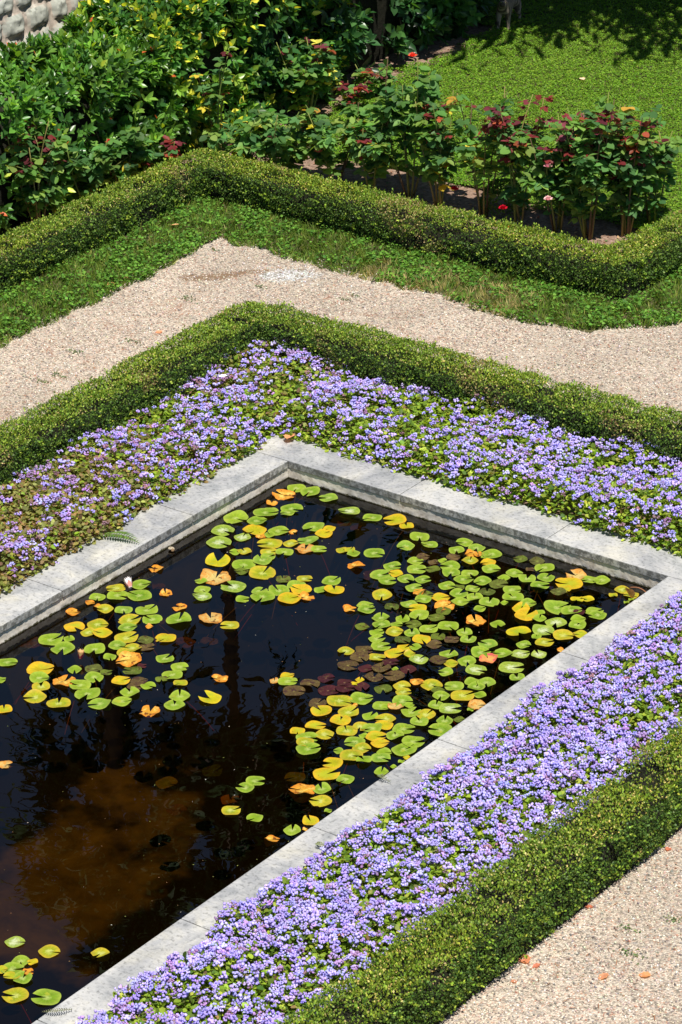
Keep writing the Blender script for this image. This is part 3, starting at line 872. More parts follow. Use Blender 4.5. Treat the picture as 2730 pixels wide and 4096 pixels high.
def litter():
    sp = Soup(); n = 5200
    x = rng.uniform(-4.5, .2, n); y = rng.uniform(3.85, 8.4, n)
    k = (y < 5.2) | (x < -3.85); x, y = x[k], y[k]; n = len(x)
    L = rng.uniform(.012, .045, n)
    sp.scatter(T_OVATE, np.column_stack([x, y, GZ + rng.uniform(-.006, .012, n)]), unit(n) * [1, 1, .2], np.array([0, 0, 1.0]) + unit(n) * .5, np.column_stack([L * .8, L, L]),
               mixcol([(.16, .09, .05), (.09, .05, .03), (.28, .18, .11), (.05, .09, .02), (.20, .06, .03)], [3, 3, 1.5, 2.2, 1], n))
    tag(sp.build('leaf_litter', M_BOX), 'dry leaf litter and seedlings on the soil under the roses', 'leaf litter', kind='stuff')
litter()

# ---------------------------------------------------------------- rubble wall at the top left
def rubble_wall():
    root = tag(empty('stone_wall', (-6.1, 3.0, GZ)), 'rough pale rubble stone wall behind the evergreen hedge at the top left', 'wall')
    sp = Soup()
    W, Hh, nx, nz = 6.0, 3.0, 260, 130
    sx = rng.uniform(0, W, 120); sz = rng.uniform(0, Hh, 120)
    # jittered courses of stones
    st = []
    z = .05
    while z < Hh:
        x = rng.uniform(-.3, 0); hh = rng.uniform(.15, .22)
        while x < W:
            w = rng.uniform(.15, .36); st.append((x + w / 2, z + hh / 2, w / 2 - .025, hh / 2 - .02, rng.uniform(.6, 1.2), rng.uniform(-.15, .15))); x += w
        z += hh
    gx, gz = np.meshgrid(np.linspace(0, W, nx), np.linspace(0, Hh, nz))
    hgt = np.zeros_like(gx)
    nz1 = vnoise(gx, gz, 4, 9) - .5
    nz2 = vnoise(gx, gz, 5, 26) - .5
    for cx, cz, a, b, hh, rot in st:
        u = (gx - cx) * math.cos(rot) + (gz - cz) * math.sin(rot); v = -(gx - cx) * math.sin(rot) + (gz - cz) * math.cos(rot)
        dd = ((np.abs(u) / a) ** 4 + (np.abs(v) / b) ** 4) ** .25 + nz1 * .35
        hgt = np.maximum(hgt, np.clip((1 - dd) * 4, 0, 1) ** .5 * .038 * hh)
    hgt2 = hgt + nz2 * .022 + nz1 * .03
    x = gx - 3.0; zz = gz
    y = -hgt2 + gz * .10                                   # battered face leaning back
    V = np.stack([x, y, zz], -1).reshape(-1, 3)
    q = np.array([[j * nx + i, j * nx + i + 1, (j + 1) * nx + i + 1, (j + 1) * nx + i] for j in range(nz - 1) for i in range(nx - 1)])
    hc = hgt.reshape(-1)[q].mean(1)[:, None]
    s = np.clip(hc / .02, 0, 1)
    col = (1 - s) * np.array([.44, .37, .31]) + s * np.array([.38, .39, .34])
    col = col * (1 + .12 * rng.standard_normal((len(q), 1)))
    sp.add(V, q, None, col.clip(.05, .9))
    # back and top so it has thickness
    sp.add([(-3, .9, 0), (3, .9, 0), (3, .9, Hh), (-3, .9, Hh), (-3, Hh * .10, Hh), (3, Hh * .10, Hh)], [[1, 0, 3, 2], [3, 4, 5, 2]], None, (.5, .45, .4))
    sp.build('masonry', M_FUR, root)
    root.rotation_euler = (0, 0, R(90))
rubble_wall()

# ---------------------------------------------------------------- water lilies
PADS = """0.14,-0.096,0.136,288,g;0.252,-0.089,0.143,278,g;0.41,-0.091,0.139,224,g;0.135,-0.228,0.161,183,o;0.144,-0.373,0.078,128,o;0.308,-0.365,0.159,4,g;0.325,-0.432,0.099,224,g;0.199,-0.511,0.173,34,g;0.086,-0.69,0.176,354,g;0.23,-0.645,0.144,50,g;0.129,-0.881,0.165,355,l;0.303,-0.89,0.122,108,l;0.304,-0.762,0.168,278,y;0.439,-0.68,0.14,34,g;0.431,-0.761,0.077,137,g;0.397,-0.813,0.063,128,o;0.599,-0.505,0.154,267,g;0.718,-0.547,0.125,76,y;0.7,-0.465,0.084,235,y;0.529,-0.638,0.059,336,o;0.221,-1.036,0.177,355,l;0.51,-0.858,0.167,224,yg;0.621,-0.782,0.104,55,yg;0.693,-0.682,0.139,235,g;0.752,-0.795,0.138,117,b;0.831,-0.751,0.104,34,g;0.403,-1.093,0.076,204,g;0.443,-1.043,0.1,147,yg;0.579,-0.96,0.114,44,yg;0.667,-0.905,0.124,287,g;0.623,-1.022,0.103,55,g;0.388,-1.255,0.169,119,Y;0.563,-1.2,0.168,298,g;0.625,-1.085,0.141,138,g;0.613,-1.284,0.089,234,d;0.737,-1.227,0.181,102,yg;0.529,-1.45,0.198,113,b;0.481,-1.537,0.078,234,g;0.699,-1.478,0.173,176,l;0.9,-1.215,0.105,137,d;1.008,-1.132,0.105,24,yg;1.018,-1.233,0.129,24,g;1.171,-1.06,0.129,80,g;1.088,-1.268,0.138,194,y;1.189,-1.196,0.088,34,g;1.266,-1.152,0.131,132,y;0.563,-1.627,0.112,337,g;0.626,-1.704,0.128,214,l;0.88,-1.437,0.111,92,g;0.978,-1.358,0.138,157,g;0.946,-1.486,0.162,287,g;1.098,-1.408,0.161,54,y;1.177,-1.328,0.108,234,o;0.856,-1.583,0.087,34,g;0.652,-0.178,0.148,230,l;0.839,-0.17,0.131,235,g;0.983,-0.112,0.166,224,y;1.099,-0.141,0.105,135,y;1.269,-0.228,0.142,305,g;1.39,-0.282,0.116,229,g;1.272,-0.387,0.125,255,g;0.962,-0.67,0.082,65,yg;1.004,-0.641,0.069,96,yg;1.059,-0.674,0.088,136,g;1.16,-0.585,0.143,14,g;1.172,-0.799,0.118,24,o;1.37,-0.672,0.118,34,g;1.381,-0.816,0.145,44,g;1.451,-0.739,0.093,214,y;1.471,-0.864,0.126,44,g;1.548,-0.764,0.118,345,g;1.454,-0.532,0.115,24,g;1.526,-0.618,0.133,29,g;1.646,-0.713,0.111,49,g;1.454,-0.448,0.09,34,n;1.556,-0.474,0.068,34,n;1.612,-0.555,0.093,214,d;1.592,-0.421,0.059,34,g;1.621,-0.343,0.093,34,n;1.58,-0.246,0.112,305,g;1.681,-0.458,0.142,214,g;1.744,-0.535,0.12,295,g;1.292,-0.741,0.168,34,s;1.664,-0.837,0.116,54,g;1.559,-1.034,0.137,301,yg;1.736,-0.873,0.089,64,o;1.793,-0.879,0.101,34,d;1.885,-0.851,0.122,44,y;1.977,-0.932,0.133,74,o;1.823,-0.696,0.116,29,g;2.021,-0.83,0.121,29,g;1.818,-0.945,0.112,234,g;1.776,-1.042,0.118,24,g;1.856,-1.054,0.115,214,y;1.703,-1.127,0.1,316,d;1.551,-1.207,0.109,34,g;1.594,-1.249,0.121,44,g;1.501,-1.304,0.085,34,o;0.645,-0.235,0.096,34,s;0.722,-0.2,0.083,34,s;1.539,-0.425,0.094,34,s;1.559,-0.125,0.119,234,g;1.671,-0.147,0.119,295,g;1.69,-0.235,0.081,234,o;1.804,-0.165,0.14,275,g;1.736,-0.22,0.068,134,o;1.74,-0.322,0.118,115,yg;1.795,-0.222,0.068,34,g;1.853,-0.273,0.105,234,y;1.922,-0.345,0.12,24,g;1.998,-0.117,0.099,214,d;2.104,-0.083,0.108,224,d;2.131,-0.205,0.055,34,n;2.196,-0.131,0.137,264,g;1.746,0.099,0.095,34,s;2.077,-0.306,0.114,14,g;2.061,-0.398,0.08,304,g;2.19,-0.323,0.12,114,g;2.282,-0.244,0.12,99,g;2.311,-0.357,0.125,34,g;1.845,-0.472,0.117,324,g;1.863,-0.571,0.132,54,g;1.973,-0.509,0.12,254,g;2.086,-0.494,0.122,34,d;2.199,-0.508,0.119,24,g;1.901,-0.667,0.067,214,d;1.982,-0.638,0.098,54,g;2.085,-0.621,0.11,124,d;1.95,-0.741,0.125,84,g;2.062,-0.724,0.109,125,g;2.267,-0.592,0.144,154,g;2.26,-0.681,0.054,44,g;2.175,-0.727,0.133,114,g;2.178,-0.836,0.078,54,g;2.388,-0.605,0.112,44,g;2.429,-0.111,0.138,173,b;2.531,-0.115,0.11,234,g;2.458,-0.237,0.183,214,y;2.469,-0.374,0.109,204,d;2.59,-0.115,0.049,234,g;2.481,-0.326,0.091,333,y;2.616,-0.386,0.085,283,Y;2.671,-0.348,0.085,234,Y;2.572,-0.55,0.18,54,g;2.673,-0.537,0.138,34,g;2.397,-0.694,0.118,104,y;2.476,-0.75,0.159,94,y;2.522,-0.663,0.063,234,g;2.574,-0.748,0.087,114,g;2.255,-0.987,0.129,140,o;2.391,-0.944,0.096,314,g;2.679,-0.719,0.14,293,l;2.768,-0.604,0.096,34,g;2.811,-0.676,0.116,103,g;2.674,-0.851,0.146,354,l;2.559,-0.956,0.161,324,Y;2.727,-0.531,0.072,63,m;2.285,-1.151,0.107,125,g;2.224,-0.311,0.055,34,s;2.605,-0.083,0.113,249,g;2.77,-0.204,0.058,333,yg;2.778,-0.111,0.109,34,yg;2.865,-0.139,0.103,204,yg;2.893,-0.239,0.036,34,g;2.897,-0.189,0.036,34,g;2.795,-0.46,0.12,54,g;2.843,-0.493,0.12,214,g;2.814,-0.837,0.133,34,yg;2.892,-0.761,0.095,233,yg;2.766,-0.977,0.118,44,yg;2.826,-1.124,0.103,144,l;2.684,-0.942,0.065,124,g;2.907,-1.001,0.053,34,o;2.012,-0.995,0.097,125,d;1.92,-1.132,0.127,295,g;2.022,-1.086,0.111,204,d;1.737,-1.288,0.118,121,g;1.861,-1.226,0.093,121,g;1.796,-1.361,0.123,275,g;1.872,-1.305,0.078,34,g;1.957,-1.24,0.105,234,d;1.71,-1.451,0.087,19,d;1.914,-1.388,0.12,19,yg;2.072,-1.239,0.123,64,g;2.148,-1.135,0.141,335,g;1.829,-1.459,0.093,54,g;2.017,-1.341,0.101,126,g;2.358,-1.214,0.11,114,g;2.179,-1.288,0.092,105,d;1.882,-1.528,0.11,64,g;2.021,-1.445,0.107,346,d;2.115,-1.373,0.125,326,y;2.272,-1.273,0.098,34,n;2.222,-1.391,0.095,34,n;1.96,-1.593,0.128,44,g;2.143,-1.476,0.077,175,g;2.082,-1.62,0.13,34,y;2.093,-1.525,0.089,74,y;2.168,-1.574,0.074,34,yg;1.821,-1.765,0.11,275,yg;1.906,-1.691,0.115,34,n;1.94,-1.781,0.127,337,n;2.026,-1.719,0.109,5,yg;2.255,-1.597,0.126,89,l;2.361,-1.539,0.115,24,n;2.37,-1.44,0.124,104,g;2.45,-1.527,0.094,34,yg;2.512,-1.447,0.123,315,g;2.621,-1.506,0.137,15,l;1.944,-1.904,0.141,15,n;2.054,-1.874,0.091,34,m;2.132,-1.723,0.106,34,m;2.13,-1.814,0.126,94,n;2.277,-1.735,0.105,306,m;2.255,-1.846,0.131,214,n;2.162,-1.931,0.12,116,n;2.208,-1.778,0.044,34,g;2.487,-1.635,0.099,219,g;2.057,-2.092,0.099,34,m;2.103,-2.147,0.122,34,m;2.177,-2.075,0.096,317,m;2.112,-2.01,0.058,116,y;2.119,-2.063,0.058,34,y;2.297,-2.021,0.113,306,d;2.369,-1.928,0.113,6,yg;2.426,-1.99,0.101,44,yg;2.51,-1.816,0.139,356,yg;2.632,-1.747,0.127,214,g;2.583,-1.853,0.081,34,d;2.414,-1.832,0.087,34,o;2.692,-1.647,0.096,34,g;2.755,-1.691,0.11,114,g;2.822,-1.746,0.075,233,g;2.741,-1.816,0.15,63,yg;2.641,-1.899,0.115,295,g;2.677,-2.003,0.1,115,g;2.775,-1.993,0.14,34,l;2.484,-2.079,0.132,34,g;2.548,-2.099,0.063,34,g;2.416,-2.19,0.123,34,g;2.447,-2.19,0.063,34,g;2.496,-2.164,0.098,104,b;2.88,-1.863,0.115,34,b;2.492,-1.192,0.127,185,g;2.52,-1.309,0.133,63,g;2.634,-1.245,0.138,204,g;2.729,-1.187,0.121,44,l;2.676,-1.073,0.098,14,g;2.602,-1.349,0.117,145,p;2.781,-1.36,0.158,34,l;2.884,-1.443,0.099,134,g;2.771,-1.609,0.127,299,g;2.878,-1.929,0.04,34,g;1.716,-2.222,0.088,34,y;1.694,-2.318,0.058,128,b;1.765,-2.281,0.12,25,g;1.866,-2.348,0.142,25,n;1.892,-2.221,0.131,338,n;1.93,-2.109,0.114,34,m;2.036,-2.228,0.128,34,m;2.079,-2.389,0.118,95,n;2.156,-2.453,0.138,158,y;2.297,-2.37,0.132,73,yg;2.169,-2.288,0.161,15,yg;2.261,-2.195,0.15,34,g;2.319,-2.477,0.134,116,y;2.279,-2.29,0.046,34,o;2.432,-2.333,0.097,94,g;2.528,-2.309,0.128,233,yg;2.569,-2.379,0.117,205,y;2.233,-2.613,0.125,34,y;2.185,-2.723,0.094,307,y;2.459,-2.469,0.105,296,yg;2.428,-2.56,0.136,137,yg;2.538,-2.456,0.125,233,g;2.339,-2.662,0.122,357,yg;2.283,-2.756,0.139,25,g;2.308,-2.808,0.113,328,yg;2.377,-2.869,0.149,53,g;2.687,-2.343,0.142,25,g;2.694,-2.438,0.119,126,g;2.543,-2.632,0.13,223,g;2.54,-2.544,0.057,34,g;2.618,-2.525,0.133,25,y;2.687,-2.58,0.113,34,y;2.527,-2.77,0.065,214,g;2.622,-2.673,0.118,7,yg;2.625,-2.779,0.146,16,yg;2.721,-2.781,0.092,158,g;2.781,-2.698,0.12,7,g;2.758,-2.634,0.09,34,g;2.838,-2.544,0.157,72,g;2.825,-2.437,0.146,34,g;2.899,-2.604,0.045,34,y;2.903,-2.661,0.039,34,g;2.585,-2.901,0.128,214,y;2.629,-3.024,0.161,62,y;2.757,-3.009,0.113,273,g;2.879,-2.825,0.089,115,g;2.9,-2.737,0.044,34,g;2.607,-2.157,0.132,83,g;2.7,-2.135,0.126,93,yg;2.718,-2.227,0.119,136,g;2.832,-2.128,0.111,120,g;2.892,-2.065,0.068,34,d;2.874,-2.231,0.153,205,g;0.184,-1.794,0.142,34,g;0.166,-2,0.145,15,g;0.279,-1.915,0.166,185,g;0.089,-1.924,0.13,235,yg;0.124,-1.564,0.094,185,o;0.401,-1.799,0.08,139,o;0.597,-1.897,0.092,176,o;0.448,-2.046,0.152,81,g;0.323,-2.124,0.116,315,g;0.446,-2.212,0.149,65,yg;0.503,-2.298,0.121,44,g;0.558,-2.12,0.133,177,g;0.7,-2.031,0.173,114,g;0.603,-2.206,0.048,34,o;0.856,-1.9,0.159,139,b;1.013,-1.905,0.128,219,yg;0.788,-2.265,0.142,266,y;0.583,-2.405,0.156,65,yg;0.701,-2.355,0.108,214,d;0.602,-2.515,0.117,357,g;0.705,-2.49,0.125,204,yg;0.768,-2.426,0.096,34,n;0.715,-2.566,0.119,54,yg;0.795,-2.623,0.169,224,o;0.899,-2.627,0.059,34,m;0.66,-2.652,0.083,320,g;0.956,-2.475,0.119,86,g;1.1,-2.506,0.118,34,g;0.892,-2.706,0.121,205,d;0.862,-2.165,0.126,108,s;0.953,-2.039,0.109,204,s;0.672,-1.479,0.105,34,s;0.229,-1.669,0.087,34,s;0.518,-2.015,0.092,34,s;0.182,-3.065,0.122,25,g;0.296,-3.261,0.077,34,g;0.411,-3.02,0.178,34,y;0.484,-3.11,0.127,34,g;0.562,-3.181,0.12,131,yg;0.623,-3.301,0.143,224,yg;0.566,-3.52,0.104,132,y;0.79,-3.277,0.151,126,yg;0.345,-2.732,0.162,300,g;0.518,-2.632,0.145,300,g;0.207,-2.692,0.162,65,g;0.295,-2.616,0.072,131,g;0.013,-2.662,0.164,34,s;0.633,-3.052,0.147,98,o;0.587,-2.899,0.092,311,g;0.675,-2.823,0.112,358,d;0.771,-2.817,0.077,34,d;0.752,-3.036,0.144,205,g;0.75,-2.905,0.129,330,g;0.913,-2.844,0.117,54,y;1.009,-2.786,0.108,54,n;1.038,-2.861,0.099,34,n;1.061,-2.932,0.125,140,g;1.088,-3.043,0.122,34,g;0.865,-3.096,0.163,289,g;0.999,-3.14,0.145,224,g;0.223,-2.184,0.113,224,yg;0.072,-2.088,0.114,310,g;0.082,-2.169,0.058,34,o;0.078,-2.331,0.095,24,o;0.216,-2.476,0.139,339,y;0.317,-2.371,0.145,34,yg;0.341,-2.487,0.1,34,yg;0.42,-2.44,0.127,204,y;0.157,-2.182,0.061,34,o;-0.082,-2.441,0.11,34,s;1.093,-2.798,0.094,358,g;1.111,-2.693,0.076,309,d;1.129,-2.611,0.135,266,g;1.234,-2.66,0.088,260,yg;1.4,-2.48,0.102,234,o;1.337,-2.792,0.136,129,g;1.382,-2.897,0.136,124,g;1.507,-2.708,0.146,187,Y;1.31,-3.039,0.131,119,o;2.713,-3.175,0.11,138,g;2.632,-3.25,0.16,205,o;2.79,-3.284,0.131,205,yg;2.887,-3.345,0.044,34,g;2.851,-3.63,0.108,122,g;2.877,-3.492,0.103,149,y;2.905,-3.58,0.032,34,o;2.816,-3.773,0.081,34,o;2.341,-3.322,0.119,34,g;2.344,-3.418,0.11,188,g;2.432,-3.659,0.117,62,yg;2.594,-3.645,0.095,263,g;2.333,-5.385,0.11,34,l;2.545,-5.347,0.122,18,yg;2.782,-5.204,0.106,274,yg;2.484,-5.505,0.109,311,g;2.545,-5.477,0.058,232,y;2.498,-5.591,0.129,26,g;2.549,-5.643,0.088,223,yg;2.583,-5.561,0.061,34,o;2.61,-5.63,0.111,106,g;2.461,-5.631,0.068,34,yg;2.679,-5.762,0.147,214,yg;2.824,-5.682,0.16,207,g;1.017,-4.011,0.083,34,b"""
pads = []
for row in PADS.split(';'):
    a = row.split(',')
    pads.append((float(a[0]), float(a[1]), float(a[2]), float(a[3]), a[4]))

def pad_mat(name, stops, blotch=None, centre=None, speck=None, rim=None, rough=.42, trans=.12):
    """stops: hue ramp picked per pad; blotch: (colour, low, high, scale) patches; centre: frosty heart; speck: fine flecks; rim: edge colour"""
    m, N, L, P = new_mat(name)
    oi = N.new('ShaderNodeObjectInfo')
    r = ramp(N, stops); L.new(oi.outputs['Random'], r.inputs[0])
    tc = N.new('ShaderNodeTexCoord')
    ad = N.new('ShaderNodeVectorMath'); ad.operation = 'ADD'
    L.new(tc.outputs['Object'], ad.inputs[0])
    cm = N.new('ShaderNodeCombineXYZ'); L.new(math_node(N, L, 'MULTIPLY', oi.outputs['Random'], 37.0), cm.inputs[0]); L.new(math_node(N, L, 'MULTIPLY', oi.outputs['Random'], 91.0), cm.inputs[1])
    L.new(cm.outputs[0], ad.inputs[1])
    co = ad.outputs[0]
    col = r.outputs[0]
    big = noise(N, L, co, 22, 3, .55)
    br = ramp(N, [(.3, (.58, .58, .5)), (.7, (1.05, 1.05, .9))]); L.new(big.outputs[0], br.inputs[0])
    col = mix(N, L, .8, col, br.outputs[0], 'MULTIPLY')
    ln = N.new('ShaderNodeVectorMath'); ln.operation = 'LENGTH'; L.new(tc.outputs['Object'], ln.inputs[0])
    # radial veins
    sx = N.new('ShaderNodeSeparateXYZ'); L.new(tc.outputs['Object'], sx.inputs[0])
    an = math_node(N, L, 'ARCTAN2', sx.outputs[1], sx.outputs[0])
    vw = math_node(N, L, 'POWER', math_node(N, L, 'ABSOLUTE', math_node(N, L, 'SINE', math_node(N, L, 'MULTIPLY', an, 6.5))), 10.0)
    col = mix(N, L, math_node(N, L, 'MULTIPLY', vw, .6), col, (1.4, 1.35, 1.3), 'MULTIPLY')
    if centre:
        c, rad = centre
        n = noise(N, L, co, 60, 3, .6)
        v = math_node(N, L, 'ADD', math_node(N, L, 'DIVIDE', ln.outputs['Value'], rad), math_node(N, L, 'MULTIPLY', math_node(N, L, 'SUBTRACT', n.outputs[0], .5), 1.8))
        cr = ramp(N, [(.25, (1, 1, 1)), (.9, (0, 0, 0))]); L.new(v, cr.inputs[0])
        col = mix(N, L, math_node(N, L, 'MULTIPLY', cr.outputs[0], .7), col, c)
    for bl in (blotch or []):
        c, lo, hi, sc = bl
        n = noise(N, L, co, sc, 4, .6, .5)
        b2 = ramp(N, [(lo, (0, 0, 0)), (hi, (1, 1, 1))]); L.new(n.outputs[0], b2.inputs[0])
        col = mix(N, L, b2.outputs[0], col, c)
    if speck:
        c, lo = speck
        n = noise(N, L, co, 150, 2, .5)
        b2 = ramp(N, [(lo, (0, 0, 0)), (lo + .05, (1, 1, 1))]); L.new(n.outputs[0], b2.inputs[0])
        col = mix(N, L, b2.outputs[0], col, c)
    at = N.new('ShaderNodeAttribute'); at.attribute_name = 'rimw'
    if rim:
        n = noise(N, L, co, 30, 3, .6)
        v = math_node(N, L, 'MULTIPLY', math_node(N, L, 'POWER', at.outputs['Fac'], 3.0), math_node(N, L, 'MULTIPLY', n.outputs[0], 1.7), True)
        col = mix(N, L, v, col, rim)
    L.new(col, P.inputs['Base Color'])
    P.inputs['Roughness'].default_value = rough
    P.inputs['Specular IOR Level'].default_value = .2
    bump(N, L, P, big.outputs[0], .25, .006)
    if trans:
        t = N.new('ShaderNodeBsdfTranslucent'); L.new(col, t.inputs['Color'])
        mx = N.new('ShaderNodeMixShader'); mx.inputs[0].default_value = trans
        L.new(P.outputs[0], mx.inputs[1]); L.new(t.outputs[0], mx.inputs[2]); L.new(mx.outputs[0], N['Material Output'].inputs[0])
    return m

PM = {
 'g': pad_mat('pad_green', [(0, (.13, .245, .012)), (.4, (.185, .30, .016)), (.75, (.235, .34, .022)), (1, (.155, .285, .03))], [((.34, .36, .03), .60, .70, 16), ((.06, .05, .015), .70, .73, 60)], ((.42, .48, .14), .03), None, (.30, .38, .05)),
 'yg': pad_mat('pad_yellow_green', [(0, (.26, .32, .014)), (.5, (.32, .36, .016)), (1, (.38, .38, .022))], [((.50, .40, .02), .58, .68, 16), ((.16, .24, .02), .60, .68, 24), ((.10, .05, .01), .70, .72, 60)], ((.52, .54, .16), .03), None, (.48, .33, .03)),
 'l': pad_mat('pad_frosted', [(0, (.15, .26, .02)), (.5, (.20, .30, .025)), (1, (.26, .34, .03))], [((.38, .42, .10), .55, .68, 30)], ((.62, .66, .42), .05), None, (.3, .38, .06)),
 'y': pad_mat('pad_yellow', [(0, (.36, .37, .010)), (.5, (.46, .40, .012)), (1, (.55, .38, .02))], [((.36, .38, .02), .48, .60, 14), ((.62, .30, .02), .63, .70, 22), ((.14, .05, .01), .68, .70, 50)], None, None, (.62, .34, .02)),
 'Y': pad_mat('pad_upturned_yellow', [(0, (.40, .40, .010)), (1, (.50, .42, .012))], [((.28, .34, .02), .48, .6, 14)], None, None, (.62, .44, .02)),
 'o': pad_mat('pad_orange', [(0, (.56, .24, .03)), (.5, (.60, .30, .035)), (1, (.58, .36, .06))], [((.68, .48, .10), .52, .6, 16), ((.10, .028, .008), .57, .60, 24)], None, None, (.62, .2, .02)),
 'b': pad_mat('pad_buff', [(0, (.60, .46, .17)), (1, (.54, .36, .13))], [((.55, .26, .05), .52, .6, 18), ((.07, .03, .012), .58, .62, 24)], None, None, (.5, .2, .03)),
 'p': pad_mat('pad_pinkish', [(0, (.66, .32, .10)), (1, (.66, .32, .10))], [((.45, .04, .10), .52, .58, 16)], None, None, (.6, .15, .06)),
 'd': pad_mat('pad_olive', [(0, (.075, .105, .018)), (.5, (.12, .16, .02)), (1, (.10, .10, .03))], [((.06, .035, .012), .55, .62, 40)], ((.20, .24, .05), .02), ((.24, .22, .05), .66)),
 'n': pad_mat('pad_brown', [(0, (.085, .055, .025)), (.5, (.115, .075, .03)), (1, (.085, .06, .022))], [((.055, .025, .02), .52, .62, 30)], ((.26, .22, .06), .014), ((.30, .30, .06), .66)),
 'm': pad_mat('pad_maroon', [(0, (.050, .012, .020)), (1, (.070, .018, .018))], [((.08, .04, .02), .56, .66, 30)], ((.2, .12, .06), .010), ((.20, .16, .05), .70)),
 's': pad_mat('pad_sunken', [(0, (.32, .17, .08)), (.5, (.36, .13, .05)), (1, (.28, .20, .12))], [((.12, .05, .03), .52, .62, 25)]),
}
WORD = {'g': 'green', 'yg': 'yellow green', 'l': 'frosted green', 'y': 'yellow', 'Y': 'golden upturned', 'o': 'orange', 'b': 'buff withered', 'p': 'pinkish withered', 'd': 'dull olive', 'n': 'brown', 'm': 'maroon', 's': 'sunken brown'}

def pad_mesh(d, kind, z_wave=.004):
    r0 = d / 2
    ha = random.uniform(.10, .30) if kind not in 'Y' else random.uniform(.3, .5)
    n = 30
    rings = [0.0, .3, .62, .86, 1.0]
    ph = [random.uniform(0, 6.28) for _ in range(4)]
    el = random.uniform(.95, 1.05)
    curl = random.choice((random.uniform(0, .08), random.uniform(0, .08), random.uniform(.1, .3)))
    ca = random.uniform(0, 6.28)
    if kind in ('o', 'b', 'p'): curl = random.uniform(.15, .45)
    if kind == 'Y': curl = .30
    if kind == 's': curl = .12
    ragged = .055 if kind in ('o', 'b', 'p', 's') else .014
    V, W = [], []
    for k, rr in enumerate(rings):
        for i in range(n + 1):
            f = i / n
            h = ha * (1 if rr > .05 else 1)
            th = h + f * (6.2832 - 2 * h)
            lobe = 1 + .07 * (math.exp(-(th - h) * 3.2) + math.exp(-(6.2832 - h - th) * 3.2))      # slightly pointed lobes
            rad = r0 * rr * lobe * (1 + ragged * math.sin(5 * th + ph[0]) * rr + .5 * ragged * math.sin(11 * th + ph[1]) * rr)
            near = math.exp(-((th - h) / .9) ** 2) + math.exp(-((6.2832 - h - th) / .9) ** 2)
            z = .0015 * rr + z_wave * rr * rr * math.sin(3 * th + ph[2])
            if kind == 'Y': z += curl * r0 * rr ** 2 * near * .9
            else: z += curl * r0 * rr ** 2.5 * max(0, math.cos(th - ca)) ** 2
            if near > .3 and kind in 'gyg' and ph[3] > 4: z += .10 * r0 * rr ** 3 * near
            if kind in ('o', 'b', 'p'): z += .05 * r0 * rr ** 2 * math.sin(4 * th + ph[3])
            V.append((rad * math.cos(th) * el, rad * math.sin(th) / el, z)); W.append(rr)
    q = [[k * (n + 1) + i, (k + 1) * (n + 1) + i, (k + 1) * (n + 1) + i + 1, k * (n + 1) + i + 1] for k in range(len(rings) - 1) for i in range(n)]
    return V, q, W

def make_pad(x, y, d, ang, kind, z, name='lily_pad'):
    V, q, W = pad_mesh(d, kind)
    me = bpy.data.meshes.new(name)
    me.from_pydata(V, [], q)
    a = me.attributes.new('rimw', 'FLOAT', 'POINT'); a.data.foreach_set('value', W)
    me.materials.append(PM[kind])
    for p in me.polygons: p.use_smooth = True
    o = bpy.data.objects.new(name, me); S.collection.objects.link(o)
    o.location = (x, y, z)
    t = .035 if kind not in ('o', 'b', 'p') else .10
    o.rotation_euler = (random.gauss(0, t * .5), random.gauss(0, t * .5), R(ang))
    return o

# stacking order so that overlapping pads never cut each other
fwd = np.array([-math.sin(R(YAW)), math.cos(R(YAW))])
rgt = np.array([math.cos(R(YAW)), math.sin(R(YAW))])
order = sorted(range(len(pads)), key=lambda i: -np.dot(fwd, pads[i][:2]))
level = {}
for n_, i in enumerate(order):
    lv = 0
    for j in order[:n_]:
        if pads[j][4] != 's' and math.hypot(pads[i][0] - pads[j][0], pads[i][1] - pads[j][1]) < (pads[i][2] + pads[j][2]) * .42: lv = max(lv, level[j] + 1)
    level[i] = min(lv, 5)
floating = [i for i in range(len(pads)) if pads[i][4] != 's']
floating.sort(key=lambda i: -pads[i][2])
single, rest = floating[:290], floating[290:]
LAND = [(.10, -.12, 'in the far corner of the pool'), (.05, -.85, 'along the left stone rim'), (.55, -.62, 'in the group below the far corner'), (.95, -.30, 'under the far stone rim'),
        (.70, -1.20, 'beside the large buff withered pad'), (1.20, -1.00, 'in the dense patch left of the brown pads'), (1.55, -.62, 'in the dense patch midway along the far rim'),
        (1.95, -.62, 'round the small olive pads near the far rim'), (2.35, -.40, 'in the right corner of the pool'), (2.75, -.30, 'beside the curled dry leaf'), (2.30, -1.00, 'by the two golden wing shaped pads'),
        (2.75, -1.05, 'along the near rim below the right corner'), (1.95, -1.10, 'round the curled orange pad in the dense patch'), (2.40, -1.50, 'round the pinkish withered pad'),
        (1.60, -1.40, 'round the pair of small dark brown pads'), (1.50, -1.85, 'round the maroon pads'), (1.95, -1.85, 'between the maroon pads and the near rim'), (2.55, -2.0, 'against the near rim midway'),
        (1.85, -2.35, 'below the maroon pads'), (2.35, -2.45, 'against the near rim below the dense patch'), (2.15, -2.9, 'at the lower edge of the dense patch'), (2.5, -3.4, 'in the loose group at the near rim'),
        (2.0, -3.6, 'in the loose group of small pads off the near rim'), (.45, -1.65, 'round the white bud'), (.75, -1.85, 'below the white bud'), (.30, -2.2, 'at the left edge of the left group'),
        (.65, -2.45, 'in the middle of the left group'), (1.05, -2.2, 'at the open right side of the left group'), (.55, -2.95, 'at the lower edge of the left group'), (2.2, -5.6, 'in the small group at bottom left')]
zone = {}
for i in single:
    zone.setdefault((min(range(len(LAND)), key=lambda k: math.hypot(pads[i][0] - LAND[k][0], pads[i][1] - LAND[k][1])), pads[i][4]), []).append(i)
